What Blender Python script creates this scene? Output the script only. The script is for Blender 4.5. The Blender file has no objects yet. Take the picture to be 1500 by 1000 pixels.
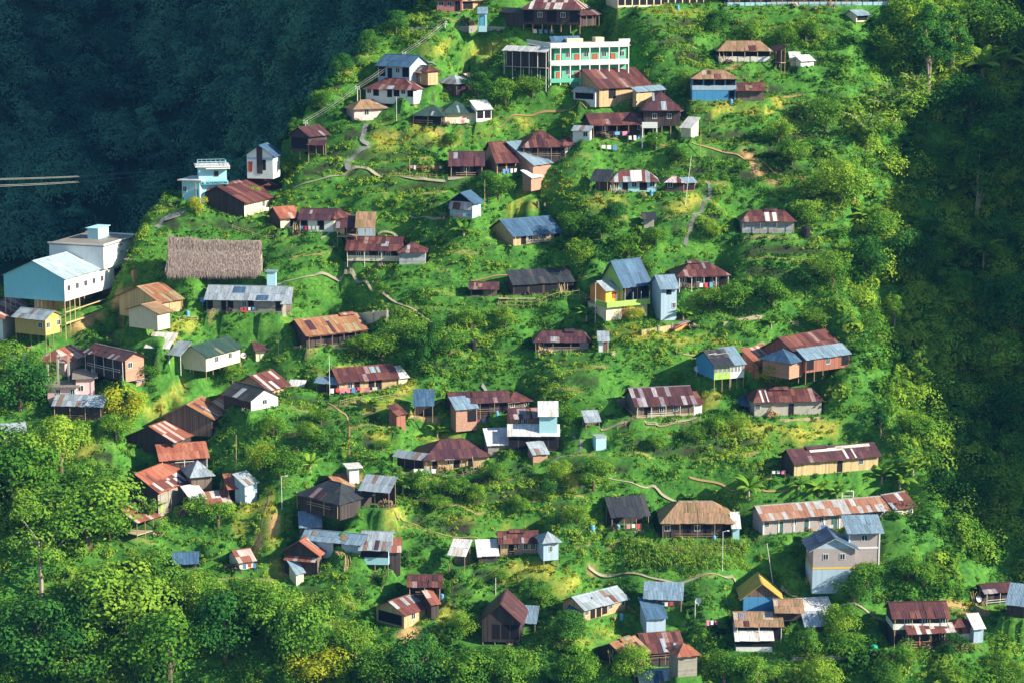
import bpy, math, random
import numpy as np
from mathutils import Vector
random.seed(7); RNG=np.random.default_rng(11)
S=bpy.context.scene; COL=S.collection
PI=math.pi; rad=math.radians
# ---------------- camera, sky, sun, exposure
PITCH=rad(11.0); DIST=420.0; FPX=3316.0
CAM=np.array([0.0,-DIST*math.cos(PITCH),DIST*math.sin(PITCH)])
FW=np.array([0.0,math.cos(PITCH),-math.sin(PITCH)]); UP=np.array([0.0,math.sin(PITCH),math.cos(PITCH)])
cd=bpy.data.cameras.new('camera'); co=bpy.data.objects.new('camera',cd); COL.objects.link(co)
co.location=CAM; co.rotation_euler=(PI/2-PITCH,0,0)
cd.sensor_width=36; cd.lens=36*FPX/1500; cd.clip_start=1; cd.clip_end=6000
S.camera=co
SE=rad(29); SH=np.array([0.95,-0.31]); SH/=np.linalg.norm(SH)
SUN=np.array([SH[0]*math.cos(SE),SH[1]*math.cos(SE),math.sin(SE)])
w=bpy.data.worlds.new('World'); S.world=w; w.use_nodes=True
nt=w.node_tree; bg=nt.nodes['Background']; sk=nt.nodes.new('ShaderNodeTexSky')
sk.sky_type='NISHITA'; sk.sun_disc=False; sk.sun_elevation=SE
sk.sun_rotation=math.atan2(SUN[0],SUN[1]); sk.air_density=1.6; sk.dust_density=0.3; sk.ozone_density=5.0
nt.links.new(sk.outputs[0],bg.inputs[0]); bg.inputs[1].default_value=0.075
sl=bpy.data.lights.new('sun','SUN'); sl.energy=5.0; sl.angle=rad(0.6); sl.color=(1.0,0.91,0.70)
so=bpy.data.objects.new('sun',sl); COL.objects.link(so)
so.rotation_euler=Vector(SUN).to_track_quat('Z','Y').to_euler(); so.location=(200,-200,200)
S.view_settings.view_transform='Standard'; S.view_settings.look='None'
S.view_settings.exposure=1.08; S.view_settings.gamma=1.0
# ---------------- projection
def ray(px,py):
    d=FW+np.array([(px-750)/FPX,0,0])-UP*((py-500)/FPX); return d
def proj(x,y,z):
    vx=x-CAM[0]; vy=y-CAM[1]; vz=z-CAM[2]
    d=vy*FW[1]+vz*FW[2]; u=vy*UP[1]+vz*UP[2]
    return 750+FPX*vx/d, 500-FPX*u/d, d
# ---------------- noise
_L=np.random.default_rng(5).random((256,256))
def vn(x,y,s=1.0,o=0):
    x=np.asarray(x,float)/s+o*17.3+500; y=np.asarray(y,float)/s+o*9.7+500
    xi=np.floor(x).astype(int); yi=np.floor(y).astype(int); fx=x-xi; fy=y-yi
    fx=fx*fx*(3-2*fx); fy=fy*fy*(3-2*fy); a=xi&255; b=(xi+1)&255; c=yi&255; e=(yi+1)&255
    return (_L[a,c]*(1-fx)+_L[b,c]*fx)*(1-fy)+(_L[a,e]*(1-fx)+_L[b,e]*fx)*fy-0.5
def fbm(x,y,s,n=4,o=0):
    r=0;a=1
    for i in range(n): r=r+a*vn(x,y,s/(2**i),o+i); a*=0.5
    return r
def sst(a,b,x):
    t=np.clip((x-a)/(b-a),0,1); return t*t*(3-2*t)
# ---------------- terrain
SL=0.78
def plan(px,py):
    d=ray(px,py); t=(SL*CAM[1]-CAM[2])/(d[2]-SL*d[1]); p=CAM+d*t; return p
CREST=[plan(*q)[:2] for q in [(-420,450),(-200,385),(0,335),(150,318),(230,285),(262,264),(345,236),(400,182),(500,100),(560,56),(640,-5)]]
c9=CREST[-1]; CREST+= [np.array([c9[0]+14,c9[1]+40]),np.array([c9[0]+22,c9[1]+140]),np.array([c9[0]+22,c9[1]+420])]
CREST=np.array(CREST)
RL=np.array([plan(*q)[:2] for q in [(1330,-900),(1330,-50),(1330,200),(1330,450),(1380,680),(1450,850),(1540,1000),(1700,1300)]])
def sdist(x,y,P):
    """signed distance to polyline P; positive on the left of its direction"""
    best=np.full(np.shape(x),1e9); sg=np.zeros(np.shape(x)); par=np.zeros(np.shape(x))
    for i in range(len(P)-1):
        a=P[i]; b=P[i+1]; d=b-a; L2=d@d
        t=((x-a[0])*d[0]+(y-a[1])*d[1])/L2
        tc=np.clip(t,0,1)
        qx=x-a[0]-tc*d[0]; qy=y-a[1]-tc*d[1]; q=np.sqrt(qx*qx+qy*qy)
        cr=d[0]*(y-a[1])-d[1]*(x-a[0]); m=q<best-1e-9
        best=np.where(m,q,best); sg=np.where(m,np.sign(cr),sg); par=np.where(m,i+tc,par)
    return best*sg,par
SHADE_EDGE=[(1540,-330),(1470,20),(1420,110),(1340,230),(1290,350),(1275,450),(1295,560),(1315,620),(1335,680)]  # wanted edge of the shade on the right slope
def main0(x,y):
    z=SL*y+fbm(x,y,60,3,3)*9+fbm(x,y,22,2,8)*2.2
    dl,_=sdist(x,y,CREST); dl=dl+fbm(x,y,14,2,21)*3
    z=z-2.0*np.maximum(dl,0)-0.10*np.maximum(dl+6,0)
    dr,_=sdist(x,y,RL); # RL runs top to bottom: left of it = +x side
    g=np.maximum(dr+12,0)
    z=z-0.55*g+np.where(g>34,1.1*(g-34),0)
    return z
HZ=0.00006
RT=200.0
_shade_crest=[]
for q in SHADE_EDGE:
    p=plan(*q); _shade_crest.append(p+SUN*RT)
_shade_crest=np.array(_shade_crest)
def ridge(x,y):  # unseen ridge added to block the sun, crest fitted to the wanted shade edge
    d,par=sdist(x,y,_shade_crest[:,:2]); i=np.clip(par,0,len(_shade_crest)-1.001); k=np.floor(i).astype(int); f=i-k
    zc=_shade_crest[k,2]*(1-f)+_shade_crest[k+1,2]*f
    sl_=np.interp(par,[0,3.5,5.5,8],[1.35,1.35,2.8,3.2])
    return zc-sl_*np.abs(d)+fbm(x,y,26,4,31)*15.0+fbm(x,y,7,2,33)*5-1.0
def backhill(x,y):
    return -95+0.74*(y-150)-0.12*(x+60)+fbm(x,y,90,4,41)*46+np.abs(fbm(x,y,55,3,45))*22
def macro(x,y):
    z=main0(x,y); z=np.maximum(z,backhill(x,y)); z=np.maximum(z,ridge(x,y)); return np.maximum(z,-210+fbm(x,y,80,2,2)*10)
def village(px,py):
    """1 inside the terraced village slope"""
    r=1-sst(1180,1260,px+ (500-py)*0.02*0)
    low=1-sst(880,960,py-np.maximum(px-900,0)*0.15); left=1-sst(0,130,(py-520)-px*0.95)
    return r*low*left
def height(x,y):
    x=np.asarray(x,float); y=np.asarray(y,float)
    z=macro(x,y)
    px,py,_=proj(x,y,z); v=village(px,py)*(np.abs(x)<150)
    a=v*np.clip(1.0+fbm(x,y,26,2,61)*1.3,0,1)
    global LASTF
    st=3.3; t=(z+fbm(x,y,20,2,71)*2.6+fbm(x,y,6.5,2,72)*1.5)/st; f=t-np.floor(t)
    g=np.where(f<0.68,f*0.14/0.68,0.14+(f-0.68)*0.86/0.32)
    z=z+a*(g-f)*st
    LASTF=(f,a)
    return z+fbm(x,y,5,2,81)*0.5
def raycast(px,py):
    d=ray(px,py); t=np.arange(300,1400,0.4); P=CAM[:,None]+d[:,None]*t
    h=height(P[0],P[1])-P[2]; i=np.argmax(h>0)
    if h[i]<=0: return P[:,-1]
    a=h[i-1]; b=h[i]; u=a/(a-b); return P[:,i-1]*(1-u)+P[:,i]*u
def onplane(px,py,z):
    d=ray(px,py); t=(z-CAM[2])/d[2]; return CAM+d*t
PADS=[]   # (origin xy, ux, width, depth, z, mode)
def pads_apply(x,y,z):
    z0=z.copy(); sw=np.zeros_like(z); sz=np.zeros_like(z); mw=np.zeros_like(z); jit=fbm(x,y,4,2,14)*0.6
    def wts(o,ux,wd,dp,mg):
        r=np.hypot(wd,dp)+mg+3.5; sel=np.where(np.abs(x-o[0])+np.abs(y-o[1])<1.5*r+2)[0]
        xs=x[sel]-o[0]; ys=y[sel]-o[1]; u=xs*ux[0]+ys*ux[1]; v=-xs*ux[1]+ys*ux[0]
        du=np.maximum(np.maximum(-u,u-wd),0); dv=np.maximum(np.maximum(-v,v-dp),0); d=np.sqrt(du*du+dv*dv)
        return sel,1-sst(mg,mg+2.9,d+np.where(d>mg*0.6,jit[sel],0))
    for (o,ux,wd,dp,zz,mode,mg) in PADS:
        if mode!='flat': continue
        sel,wt=wts(o,ux,wd,dp,mg); q=wt**3; sw[sel]+=q; sz[sel]+=q*zz; mw[sel]=np.maximum(mw[sel],wt)
    z=np.where(sw>1e-6,z0*(1-mw)+sz/np.maximum(sw,1e-6)*mw,z0)
    for (o,ux,wd,dp,zz,mode,mg) in PADS:
        if mode!='cut': continue
        sel,wt=wts(o,ux,wd,dp,mg*0.5); zs=z[sel]; z[sel]=np.where((zs>zz)&(mw[sel]<0.85),zs*(1-wt)+zz*wt,zs)
    return z,mw
# ---------------- materials
MATS={}
def nmat(name,rough=0.8):
    m=bpy.data.materials.new(name); m.use_nodes=True; n=m.node_tree; b=n.nodes['Principled BSDF']
    b.inputs['Roughness'].default_value=rough
    b.inputs['Specular IOR Level'].default_value=0.25
    MATS[name]=m; return m,n,b
def N(n,t,**k):
    q=n.nodes.new('ShaderNode'+t)
    for a,v in k.items(): setattr(q,a,v)
    return q
def mixc(n,f,a,b,bt='MIX'):
    m=N(n,'Mix',data_type='RGBA',blend_type=bt)
    for i,v in ((0,f),(6,a),(7,b)):
        if hasattr(v,'links') or hasattr(v,'is_linked'): n.links.new(v,m.inputs[i])
        else: m.inputs[i].default_value= v if i==0 else (*v,1)
    return m.outputs[2]
def noise(n,scale,vec=None,detail=3,rough=0.6):
    q=N(n,'TexNoise'); q.inputs['Scale'].default_value=scale; q.inputs['Detail'].default_value=detail; q.inputs['Roughness'].default_value=rough
    if vec is not None: n.links.new(vec,q.inputs['Vector'])
    return q.outputs['Fac']
def ramp(n,fac,stops,const=False):
    r=N(n,'ValToRGB'); e=r.color_ramp.elements
    if const: r.color_ramp.interpolation='CONSTANT'
    e[0].position=stops[0][0]; e[1].position=stops[-1][0]
    c=lambda v:(*v,1) if len(v)==3 else v
    e[0].color=c(stops[0][1]); e[1].color=c(stops[-1][1])
    for p,v in stops[1:-1]:
        q=e.new(p); q.color=c(v)
    n.links.new(fac,r.inputs[0]); return r.outputs[0]
def mapping(n,vec,scale):
    m=N(n,'Mapping'); m.inputs['Scale'].default_value=scale; n.links.new(vec,m.inputs[0]); return m.outputs[0]
def attr(n,name):
    a=N(n,'Attribute'); a.attribute_name=name; return a
# roofs: one random value per sheet (attribute rnd)
def roofmat(name,stops,wear=(0.10,0.04,0.03),wamt=0.5,rough=0.55,metal=0.0):
    m,n,b=nmat('roof_'+name,rough)
    a=attr(n,'rnd'); base=ramp(n,a.outputs['Fac'],stops,True)
    uv=N(n,'TexCoord').outputs['Object']
    ns=noise(n,1.0,mapping(n,uv,(1.6,1.6,0.5)),5,0.65)
    f=N(n,'MapRange'); f.inputs[1].default_value=0.48; f.inputs[2].default_value=0.72; f.inputs[4].default_value=wamt; n.links.new(ns,f.inputs[0])
    c=mixc(n,f.outputs[0],base,wear)
    n2=noise(n,7.0,uv,3); c=mixc(n,0.35,c,ramp(n,n2,[(0.3,(0.45,0.45,0.45)),(0.7,(1.25,1.25,1.25))]),'MULTIPLY')
    n.links.new(c,b.inputs['Base Color'])
    # corrugation, carried by the uv map (u along the eave in metres)
    u=N(n,'UVMap'); sk_=noise(n,1.0,mapping(n,u.outputs[0],(2.6,0.35,1)),5,0.75)
    c=mixc(n,0.85,c,ramp(n,sk_,[(0.32,(0.5,0.42,0.4)),(0.52,(1,1,1)),(0.72,(1.5,1.45,1.45))]),'MULTIPLY'); n.links.new(c,b.inputs['Base Color'])
    wv=N(n,'TexWave'); wv.inputs['Scale'].default_value=1.3; n.links.new(u.outputs[0],wv.inputs[0])
    bp=N(n,'Bump'); bp.inputs['Strength'].default_value=0.5; bp.inputs['Distance'].default_value=0.05
    n.links.new(wv.outputs[1],bp.inputs['Height']); n.links.new(bp.outputs[0],b.inputs['Normal'])
    b.inputs['Metallic'].default_value=metal; b.inputs['Specular IOR Level'].default_value=0.4
    return m
rs=[(0.10,0.033,0.035),(0.14,0.05,0.045),(0.19,0.075,0.06),(0.075,0.028,0.036)]
roofmat('rust',[(0,rs[0]),(0.3,rs[1]),(0.6,rs[2]),(0.8,rs[3]),(0.96,(0.3,0.2,0.2))],(0.06,0.022,0.03),0.6)
roofmat('purple',[(0,(0.085,0.035,0.045)),(0.35,(0.12,0.05,0.055)),(0.7,(0.07,0.03,0.045)),(0.97,(0.26,0.19,0.2))],(0.05,0.02,0.03),0.6)
roofmat('stripe',[(0,(0.16,0.055,0.05)),(0.35,(0.5,0.44,0.45)),(0.55,(0.11,0.04,0.045)),(0.85,(0.6,0.56,0.58))],(0.15,0.05,0.04),0.5)
roofmat('redstripe',[(0,(0.28,0.10,0.07)),(0.38,(0.48,0.38,0.36)),(0.62,(0.22,0.08,0.06)),(0.85,(0.5,0.46,0.46))],(0.3,0.09,0.06),0.4)
roofmat('darkstripe',[(0,(0.06,0.025,0.035)),(0.3,(0.25,0.22,0.27)),(0.42,(0.09,0.035,0.04)),(0.88,(0.38,0.34,0.38))],(0.05,0.02,0.03),0.5)
roofmat('red',[(0,(0.33,0.11,0.07)),(0.45,(0.39,0.15,0.10)),(0.8,(0.28,0.09,0.06)),(0.93,(0.48,0.34,0.3))],(0.3,0.08,0.04),0.4)
roofmat('tan',[(0,(0.3,0.2,0.12)),(0.4,(0.36,0.22,0.14)),(0.75,(0.24,0.17,0.09)),(0.95,(0.45,0.38,0.33))],(0.24,0.11,0.06),0.6)
roofmat('orange',[(0,(0.34,0.18,0.10)),(0.4,(0.27,0.12,0.07)),(0.75,(0.36,0.24,0.14)),(0.92,(0.28,0.29,0.17))],(0.26,0.09,0.04),0.5)
roofmat('silver',[(0,(0.38,0.45,0.52)),(0.45,(0.45,0.52,0.6)),(0.8,(0.3,0.36,0.42)),(0.93,(0.3,0.2,0.16))],(0.3,0.34,0.4),0.3,0.35,0.25)
roofmat('white',[(0,(0.62,0.64,0.66)),(0.5,(0.7,0.7,0.72)),(0.9,(0.55,0.52,0.5))],(0.45,0.38,0.32),0.4,0.5)
roofmat('blue',[(0,(0.065,0.14,0.25)),(0.5,(0.085,0.17,0.29)),(0.88,(0.055,0.11,0.2))],(0.09,0.11,0.16),0.3,0.4,0.1)
roofmat('pale',[(0,(0.36,0.46,0.53)),(0.5,(0.4,0.5,0.57))],(0.32,0.41,0.48),0.3,0.5)
roofmat('sky',[(0,(0.2,0.31,0.43)),(0.5,(0.25,0.36,0.48)),(0.88,(0.18,0.26,0.35))],(0.24,0.27,0.31),0.4,0.4,0.1)
roofmat('dark',[(0,(0.03,0.035,0.05)),(0.5,(0.04,0.05,0.055)),(0.9,(0.07,0.065,0.075))],(0.03,0.03,0.04),0.5)
roofmat('green',[(0,(0.03,0.07,0.065)),(0.5,(0.04,0.085,0.075)),(0.95,(0.2,0.19,0.13))],(0.03,0.06,0.06),0.5)
roofmat('school',[(0,(0.33,0.16,0.11)),(0.3,(0.28,0.13,0.09)),(0.5,(0.38,0.39,0.42)),(0.72,(0.37,0.23,0.17)),(0.86,(0.13,0.13,0.17)),(0.93,(0.48,0.48,0.5))],(0.35,0.13,0.06),0.35)
roofmat('mix',[(0,(0.17,0.06,0.05)),(0.33,(0.42,0.45,0.5)),(0.6,(0.13,0.05,0.05)),(0.8,(0.3,0.33,0.38))],(0.12,0.05,0.04),0.4)
roofmat('yellow',[(0,(0.55,0.38,0.08)),(0.6,(0.5,0.34,0.09)),(0.95,(0.4,0.32,0.1))],(0.35,0.24,0.08),0.4)
roofmat('slab',[(0,(0.28,0.25,0.22)),(0.5,(0.33,0.28,0.24))],(0.2,0.15,0.12),0.7)
# walls
def wallmat(name,c1,c2,style='plank',dirt=(0.10,0.08,0.06),damt=0.5,scale=5.0):
    m,n,b=nmat('wall_'+name,0.85); tc=N(n,'TexCoord').outputs['Object']
    if style=='plank':
        sx=N(n,'SeparateXYZ'); n.links.new(tc,sx.inputs[0])
        ad=N(n,'Math',operation='ADD'); n.links.new(sx.outputs[0],ad.inputs[0]); n.links.new(sx.outputs[1],ad.inputs[1])
        mu=N(n,'Math',operation='MULTIPLY'); n.links.new(ad.outputs[0],mu.inputs[0]); mu.inputs[1].default_value=scale
        fl=N(n,'Math',operation='FLOOR'); n.links.new(mu.outputs[0],fl.inputs[0])
        wn=N(n,'TexWhiteNoise',noise_dimensions='1D'); n.links.new(fl.outputs[0],wn.inputs['W']); f=wn.outputs[0]
    elif style=='board':
        sx=N(n,'SeparateXYZ'); n.links.new(tc,sx.inputs[0])
        mu=N(n,'Math',operation='MULTIPLY'); n.links.new(sx.outputs[2],mu.inputs[0]); mu.inputs[1].default_value=scale
        fl=N(n,'Math',operation='FLOOR'); n.links.new(mu.outputs[0],fl.inputs[0])
        wn=N(n,'TexWhiteNoise',noise_dimensions='1D'); n.links.new(fl.outputs[0],wn.inputs['W'])
        nn=noise(n,1.0,mapping(n,tc,(1.2,1.2,7)),3)
        av=N(n,'Math',operation='ADD'); n.links.new(wn.outputs[0],av.inputs[0]); n.links.new(nn,av.inputs[1])
        hf=N(n,'Math',operation='MULTIPLY'); n.links.new(av.outputs[0],hf.inputs[0]); hf.inputs[1].default_value=0.62; f=hf.outputs[0]
    elif style=='brick':
        bt=N(n,'TexBrick'); bt.inputs['Scale'].default_value=2.2; bt.inputs['Color1'].default_value=(*c1,1); bt.inputs['Color2'].default_value=(*c2,1)
        bt.inputs['Mortar'].default_value=(c1[0]*0.75,c1[1]*0.8,c1[2]*0.8,1)
        rt=N(n,'Mapping'); rt.inputs['Rotation'].default_value=(PI/2,0,0); n.links.new(tc,rt.inputs[0]); n.links.new(rt.outputs[0],bt.inputs[0]); f=None
        base=bt.outputs[0]
    else: f=noise(n,1.5,tc,4)
    if f is not None: base=mixc(n,f,c1,c2)
    dn=noise(n,0.9,mapping(n,tc,(1.5,1.5,0.7)),5,0.7)
    mr=N(n,'MapRange'); mr.inputs[1].default_value=0.5; mr.inputs[2].default_value=0.75; mr.inputs[4].default_value=damt; n.links.new(dn,mr.inputs[0])
    n.links.new(mixc(n,mr.outputs[0],base,dirt),b.inputs['Base Color']); return m
wallmat('wood',(0.10,0.075,0.065),(0.2,0.155,0.13))
wallmat('darkwood',(0.035,0.03,0.035),(0.08,0.06,0.06))
wallmat('greywood',(0.2,0.19,0.18),(0.34,0.31,0.28),'board')
wallmat('board',(0.22,0.24,0.28),(0.42,0.45,0.5),'board',(0.06,0.07,0.1),0.8,3.0)
wallmat('tan',(0.4,0.27,0.15),(0.55,0.4,0.24))
wallmat('bamboo',(0.42,0.31,0.15),(0.58,0.46,0.27),'plank',(0.3,0.2,0.1),0.4,3.0)
wallmat('cream',(0.62,0.55,0.4),(0.7,0.63,0.48),'flat',(0.42,0.33,0.22),0.4)
wallmat('white',(0.68,0.7,0.72),(0.78,0.78,0.78),'flat',(0.45,0.42,0.38),0.35)
wallmat('pink',(0.66,0.42,0.45),(0.72,0.5,0.5),'flat',(0.5,0.35,0.33),0.3)
wallmat('pinkbrick',(0.4,0.13,0.14),(0.5,0.2,0.2),'brick')
wallmat('brick',(0.38,0.2,0.15),(0.5,0.3,0.22),'brick',(0.25,0.17,0.14),0.5)
wallmat('mauve',(0.36,0.31,0.33),(0.44,0.38,0.39),'brick',(0.26,0.24,0.26),0.5)
wallmat('block',(0.3,0.27,0.25),(0.42,0.38,0.34),'brick',(0.2,0.18,0.17),0.5)
wallmat('concrete',(0.34,0.33,0.31),(0.45,0.42,0.38),'flat',(0.2,0.18,0.16),0.6)
wallmat('blue',(0.06,0.24,0.5),(0.08,0.3,0.56),'plank',(0.05,0.16,0.32),0.4)
wallmat('teal',(0.2,0.54,0.68),(0.26,0.6,0.72),'flat',(0.1,0.38,0.52),0.3)
wallmat('ltblue',(0.33,0.6,0.72),(0.4,0.66,0.76),'flat',(0.3,0.5,0.6),0.3)
wallmat('tinblue',(0.32,0.45,0.6),(0.4,0.52,0.66),'plank',(0.3,0.32,0.36),0.4,3)
wallmat('green',(0.10,0.42,0.29),(0.14,0.47,0.33),'flat',(0.06,0.34,0.24),0.3)
wallmat('lime',(0.3,0.5,0.1),(0.36,0.55,0.14),'plank')
wallmat('yellow',(0.72,0.48,0.04),(0.76,0.52,0.06),'flat',(0.6,0.4,0.08),0.3)
wallmat('orange',(0.66,0.24,0.06),(0.7,0.28,0.08),'flat',(0.55,0.2,0.08),0.3)
wallmat('mustard',(0.45,0.33,0.12),(0.52,0.38,0.15),'plank',(0.3,0.22,0.12),0.4)
wallmat('rustwall',(0.22,0.08,0.06),(0.34,0.15,0.11),'plank',(0.15,0.06,0.05),0.4)
wallmat('purpleband',(0.3,0.28,0.34),(0.4,0.36,0.42),'flat')
def flat(name,c,rough=0.7,metal=0.0,var=0.25,sc=3.0):
    m,n,b=nmat(name,rough); tc=N(n,'TexCoord').outputs['Object']; f=noise(n,sc,tc,3)
    n.links.new(mixc(n,f,tuple(v*(1-var) for v in c),tuple(min(v*(1+var),0.9) for v in c)),b.inputs['Base Color'])
    b.inputs['Metallic'].default_value=metal; return m
flat('glass',(0.03,0.04,0.06),0.15); flat('dark',(0.012,0.012,0.018),0.9)
flat('frame_white',(0.65,0.68,0.7)); flat('frame_brown',(0.16,0.08,0.05)); flat('door_red',(0.42,0.1,0.05)); flat('door_green',(0.05,0.14,0.13))
flat('door_blue',(0.1,0.35,0.5)); flat('post',(0.3,0.22,0.15)); flat('post_dark',(0.09,0.07,0.06)); flat('post_white',(0.7,0.7,0.68)); flat('post_blue',(0.3,0.5,0.62))
flat('post_tan',(0.5,0.36,0.2)); flat('plank',(0.42,0.33,0.24)); flat('bark',(0.14,0.1,0.07)); flat('bark_pale',(0.36,0.3,0.24))
flat('soil_light',(0.3,0.2,0.1)); flat('stone',(0.3,0.28,0.26)); flat('path',(0.2,0.2,0.19)); flat('kerb',(0.3,0.27,0.19))
flat('wire',(0.42,0.44,0.42)); flat('tank_green',(0.02,0.3,0.2),0.4); flat('tank_black',(0.02,0.02,0.025),0.4); flat('dish',(0.7,0.7,0.72),0.4)
flat('cloth_red',(0.6,0.06,0.08)); flat('cloth_pink',(0.7,0.2,0.35)); flat('cloth_white',(0.75,0.75,0.75)); flat('cloth_blue',(0.1,0.25,0.6)); flat('tarp',(0.12,0.35,0.62)); flat('skin',(0.35,0.2,0.13)); flat('cloth_dark',(0.03,0.03,0.05)); flat('hair',(0.01,0.01,0.01))
flat('white_tile',(0.7,0.72,0.74)); flat('yellowband',(0.7,0.5,0.08)); flat('redplastic',(0.6,0.05,0.04))
for _k in ('dark','door_green'): MATS['wall_'+_k]=MATS[_k]
for _k in ('wall_frame',): MATS[_k]=MATS['frame_white']
# thatch
m,n,b=nmat('thatch',0.95); tc=N(n,'TexCoord').outputs['Object']
f=noise(n,1.0,mapping(n,tc,(4.5,4.5,0.7)),5,0.75)
n.links.new(ramp(n,f,[(0.3,(0.07,0.05,0.05)),(0.48,(0.26,0.2,0.18)),(0.68,(0.55,0.45,0.4))]),b.inputs['Base Color'])
# foliage
def leafmat(name,cols,yel=(0.5,0.42,0.03),yamt=0.0,transl=0.36):
    m=bpy.data.materials.new(name); m.use_nodes=True; n=m.node_tree; n.nodes.clear(); MATS[name]=m
    out=N(n,'OutputMaterial'); a=attr(n,'rnd'); geo=N(n,'NewGeometry'); oi=N(n,'ObjectInfo')
    nz=noise(n,0.09,geo.outputs['Position'],4,0.6)
    s=N(n,'Math',operation='ADD'); n.links.new(nz,s.inputs[0])
    h=N(n,'Math',operation='MULTIPLY_ADD'); n.links.new(a.outputs['Fac'],h.inputs[0]); h.inputs[1].default_value=0.45; h.inputs[2].default_value=-0.28
    n.links.new(h.outputs[0],s.inputs[1])
    s2=N(n,'Math',operation='MULTIPLY_ADD'); n.links.new(oi.outputs['Random'],s2.inputs[0]); s2.inputs[1].default_value=0.22; n.links.new(s.outputs[0],s2.inputs[2])
    c=ramp(n,s2.outputs[0],[(0.25,cols[0]),(0.5,cols[1]),(0.78,cols[2])])
    if yamt>0:
        ya=attr(n,'yel'); c=mixc(n,ya.outputs['Fac'],c,yel)
    df=N(n,'BsdfDiffuse'); tr=N(n,'BsdfTranslucent'); mx=N(n,'MixShader'); mx.inputs[0].default_value=transl
    n.links.new(c,df.inputs[0]); n.links.new(c,tr.inputs[0]); n.links.new(df.outputs[0],mx.inputs[1]); n.links.new(tr.outputs[0],mx.inputs[2])
    n.links.new(mx.outputs[0],out.inputs[0]); return m
leafmat('leaf_mid',[(0.026,0.10,0.018),(0.10,0.265,0.03),(0.33,0.49,0.055)])
leafmat('leaf_dark',[(0.016,0.08,0.02),(0.04,0.16,0.03),(0.10,0.26,0.045)])
leafmat('leaf_lime',[(0.04,0.14,0.024),(0.12,0.29,0.038),(0.27,0.43,0.05)])
leafmat('leaf_yellow',[(0.09,0.2,0.025),(0.26,0.37,0.03),(0.5,0.48,0.035)])
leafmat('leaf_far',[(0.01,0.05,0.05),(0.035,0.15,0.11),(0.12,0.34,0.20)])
leafmat('leaf_ground',[(0.008,0.045,0.014),(0.07,0.21,0.026),(0.28,0.42,0.05)],yamt=1.0)
leafmat('leaf_gold',[(0.4,0.3,0.02),(0.55,0.42,0.02),(0.7,0.55,0.04)])
# ground
m,n,b=nmat('ground',0.95); geo=N(n,'NewGeometry').outputs['Position']
g1=noise(n,0.3,geo,6,0.7); g2=noise(n,1.6,geo,4,0.7)
c=ramp(n,g1,[(0.3,(0.015,0.08,0.015)),(0.5,(0.06,0.2,0.025)),(0.75,(0.13,0.30,0.04))])
c=mixc(n,attr(n,'bank').outputs['Fac'],c,(0.035,0.045,0.022))  # dark riser earth with the shade below the lip painted in
c=mixc(n,attr(n,'yel').outputs['Fac'],c,(0.36,0.36,0.06))
c=mixc(n,attr(n,'soil').outputs['Fac'],c,(0.45,0.29,0.13))
c=mixc(n,0.8,c,ramp(n,g2,[(0.3,(0.4,0.4,0.4)),(0.7,(1.3,1.3,1.3))]),'MULTIPLY')
n.links.new(c,b.inputs['Base Color'])
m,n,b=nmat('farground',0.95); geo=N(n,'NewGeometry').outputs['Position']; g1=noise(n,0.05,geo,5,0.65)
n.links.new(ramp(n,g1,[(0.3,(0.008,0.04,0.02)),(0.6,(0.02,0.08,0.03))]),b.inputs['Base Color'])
# ---------------- mesh helpers
def mkmesh(name,V,F,mats,fr=None,uv=None,mi=None,yel=None,smooth=False):
    me=bpy.data.meshes.new(name); me.from_pydata([tuple(v) for v in V],[],[tuple(f) for f in F])
    for q in (mats if isinstance(mats,(list,tuple)) else [mats]): me.materials.append(MATS[q])
    if fr is not None:
        a=me.attributes.new('rnd','FLOAT','FACE'); a.data.foreach_set('value',np.asarray(fr,np.float32))
    if mi is not None: me.polygons.foreach_set('material_index',np.asarray(mi,np.int32))
    if uv is not None:
        l=me.uv_layers.new(name='UVMap'); l.data.foreach_set('uv',np.asarray(uv,np.float32).ravel())
    if smooth: me.polygons.foreach_set('use_smooth',[True]*len(F))
    me.update(); return me
def npmesh(name,V,F,mat,fr=None,yel=None,extra=None,smooth=False):
    """V (n,3) array, F (m,k) int array"""
    me=bpy.data.meshes.new(name); V=np.asarray(V,np.float32); F=np.asarray(F,np.int32); k=F.shape[1]
    me.vertices.add(len(V)); me.vertices.foreach_set('co',V.ravel())
    me.loops.add(F.size); me.loops.foreach_set('vertex_index',F.ravel())
    me.polygons.add(len(F)); me.polygons.foreach_set('loop_start',np.arange(0,F.size,k,dtype=np.int32))
    me.polygons.foreach_set('loop_total',np.full(len(F),k,np.int32))
    me.materials.append(MATS[mat])
    if fr is not None: a=me.attributes.new('rnd','FLOAT','FACE'); a.data.foreach_set('value',np.asarray(fr,np.float32))
    if yel is not None: a=me.attributes.new('yel','FLOAT','FACE'); a.data.foreach_set('value',np.asarray(yel,np.float32))
    if extra:
        for nm,vals in extra.items(): a=me.attributes.new(nm,'FLOAT','POINT'); a.data.foreach_set('value',np.asarray(vals,np.float32))
    me.update(calc_edges=True); me.validate()
    if smooth: me.polygons.foreach_set('use_smooth',np.ones(len(F),bool))
    return me
def link(name,me,parent=None,loc=None,rz=0):
    o=bpy.data.objects.new(name,me); COL.objects.link(o)
    if parent is not None: o.parent=parent
    if loc is not None: o.location=loc
    if rz: o.rotation_euler=(0,0,rz)
    return o
USED={}
def tag(o,label,cat,group=None,kind=None):
    if label: o['label']=label; USED[label]=USED.get(label,0)+1
    if cat: o['category']=cat
    if group: o['group']=group
    if kind: o['kind']=kind
    return o
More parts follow.
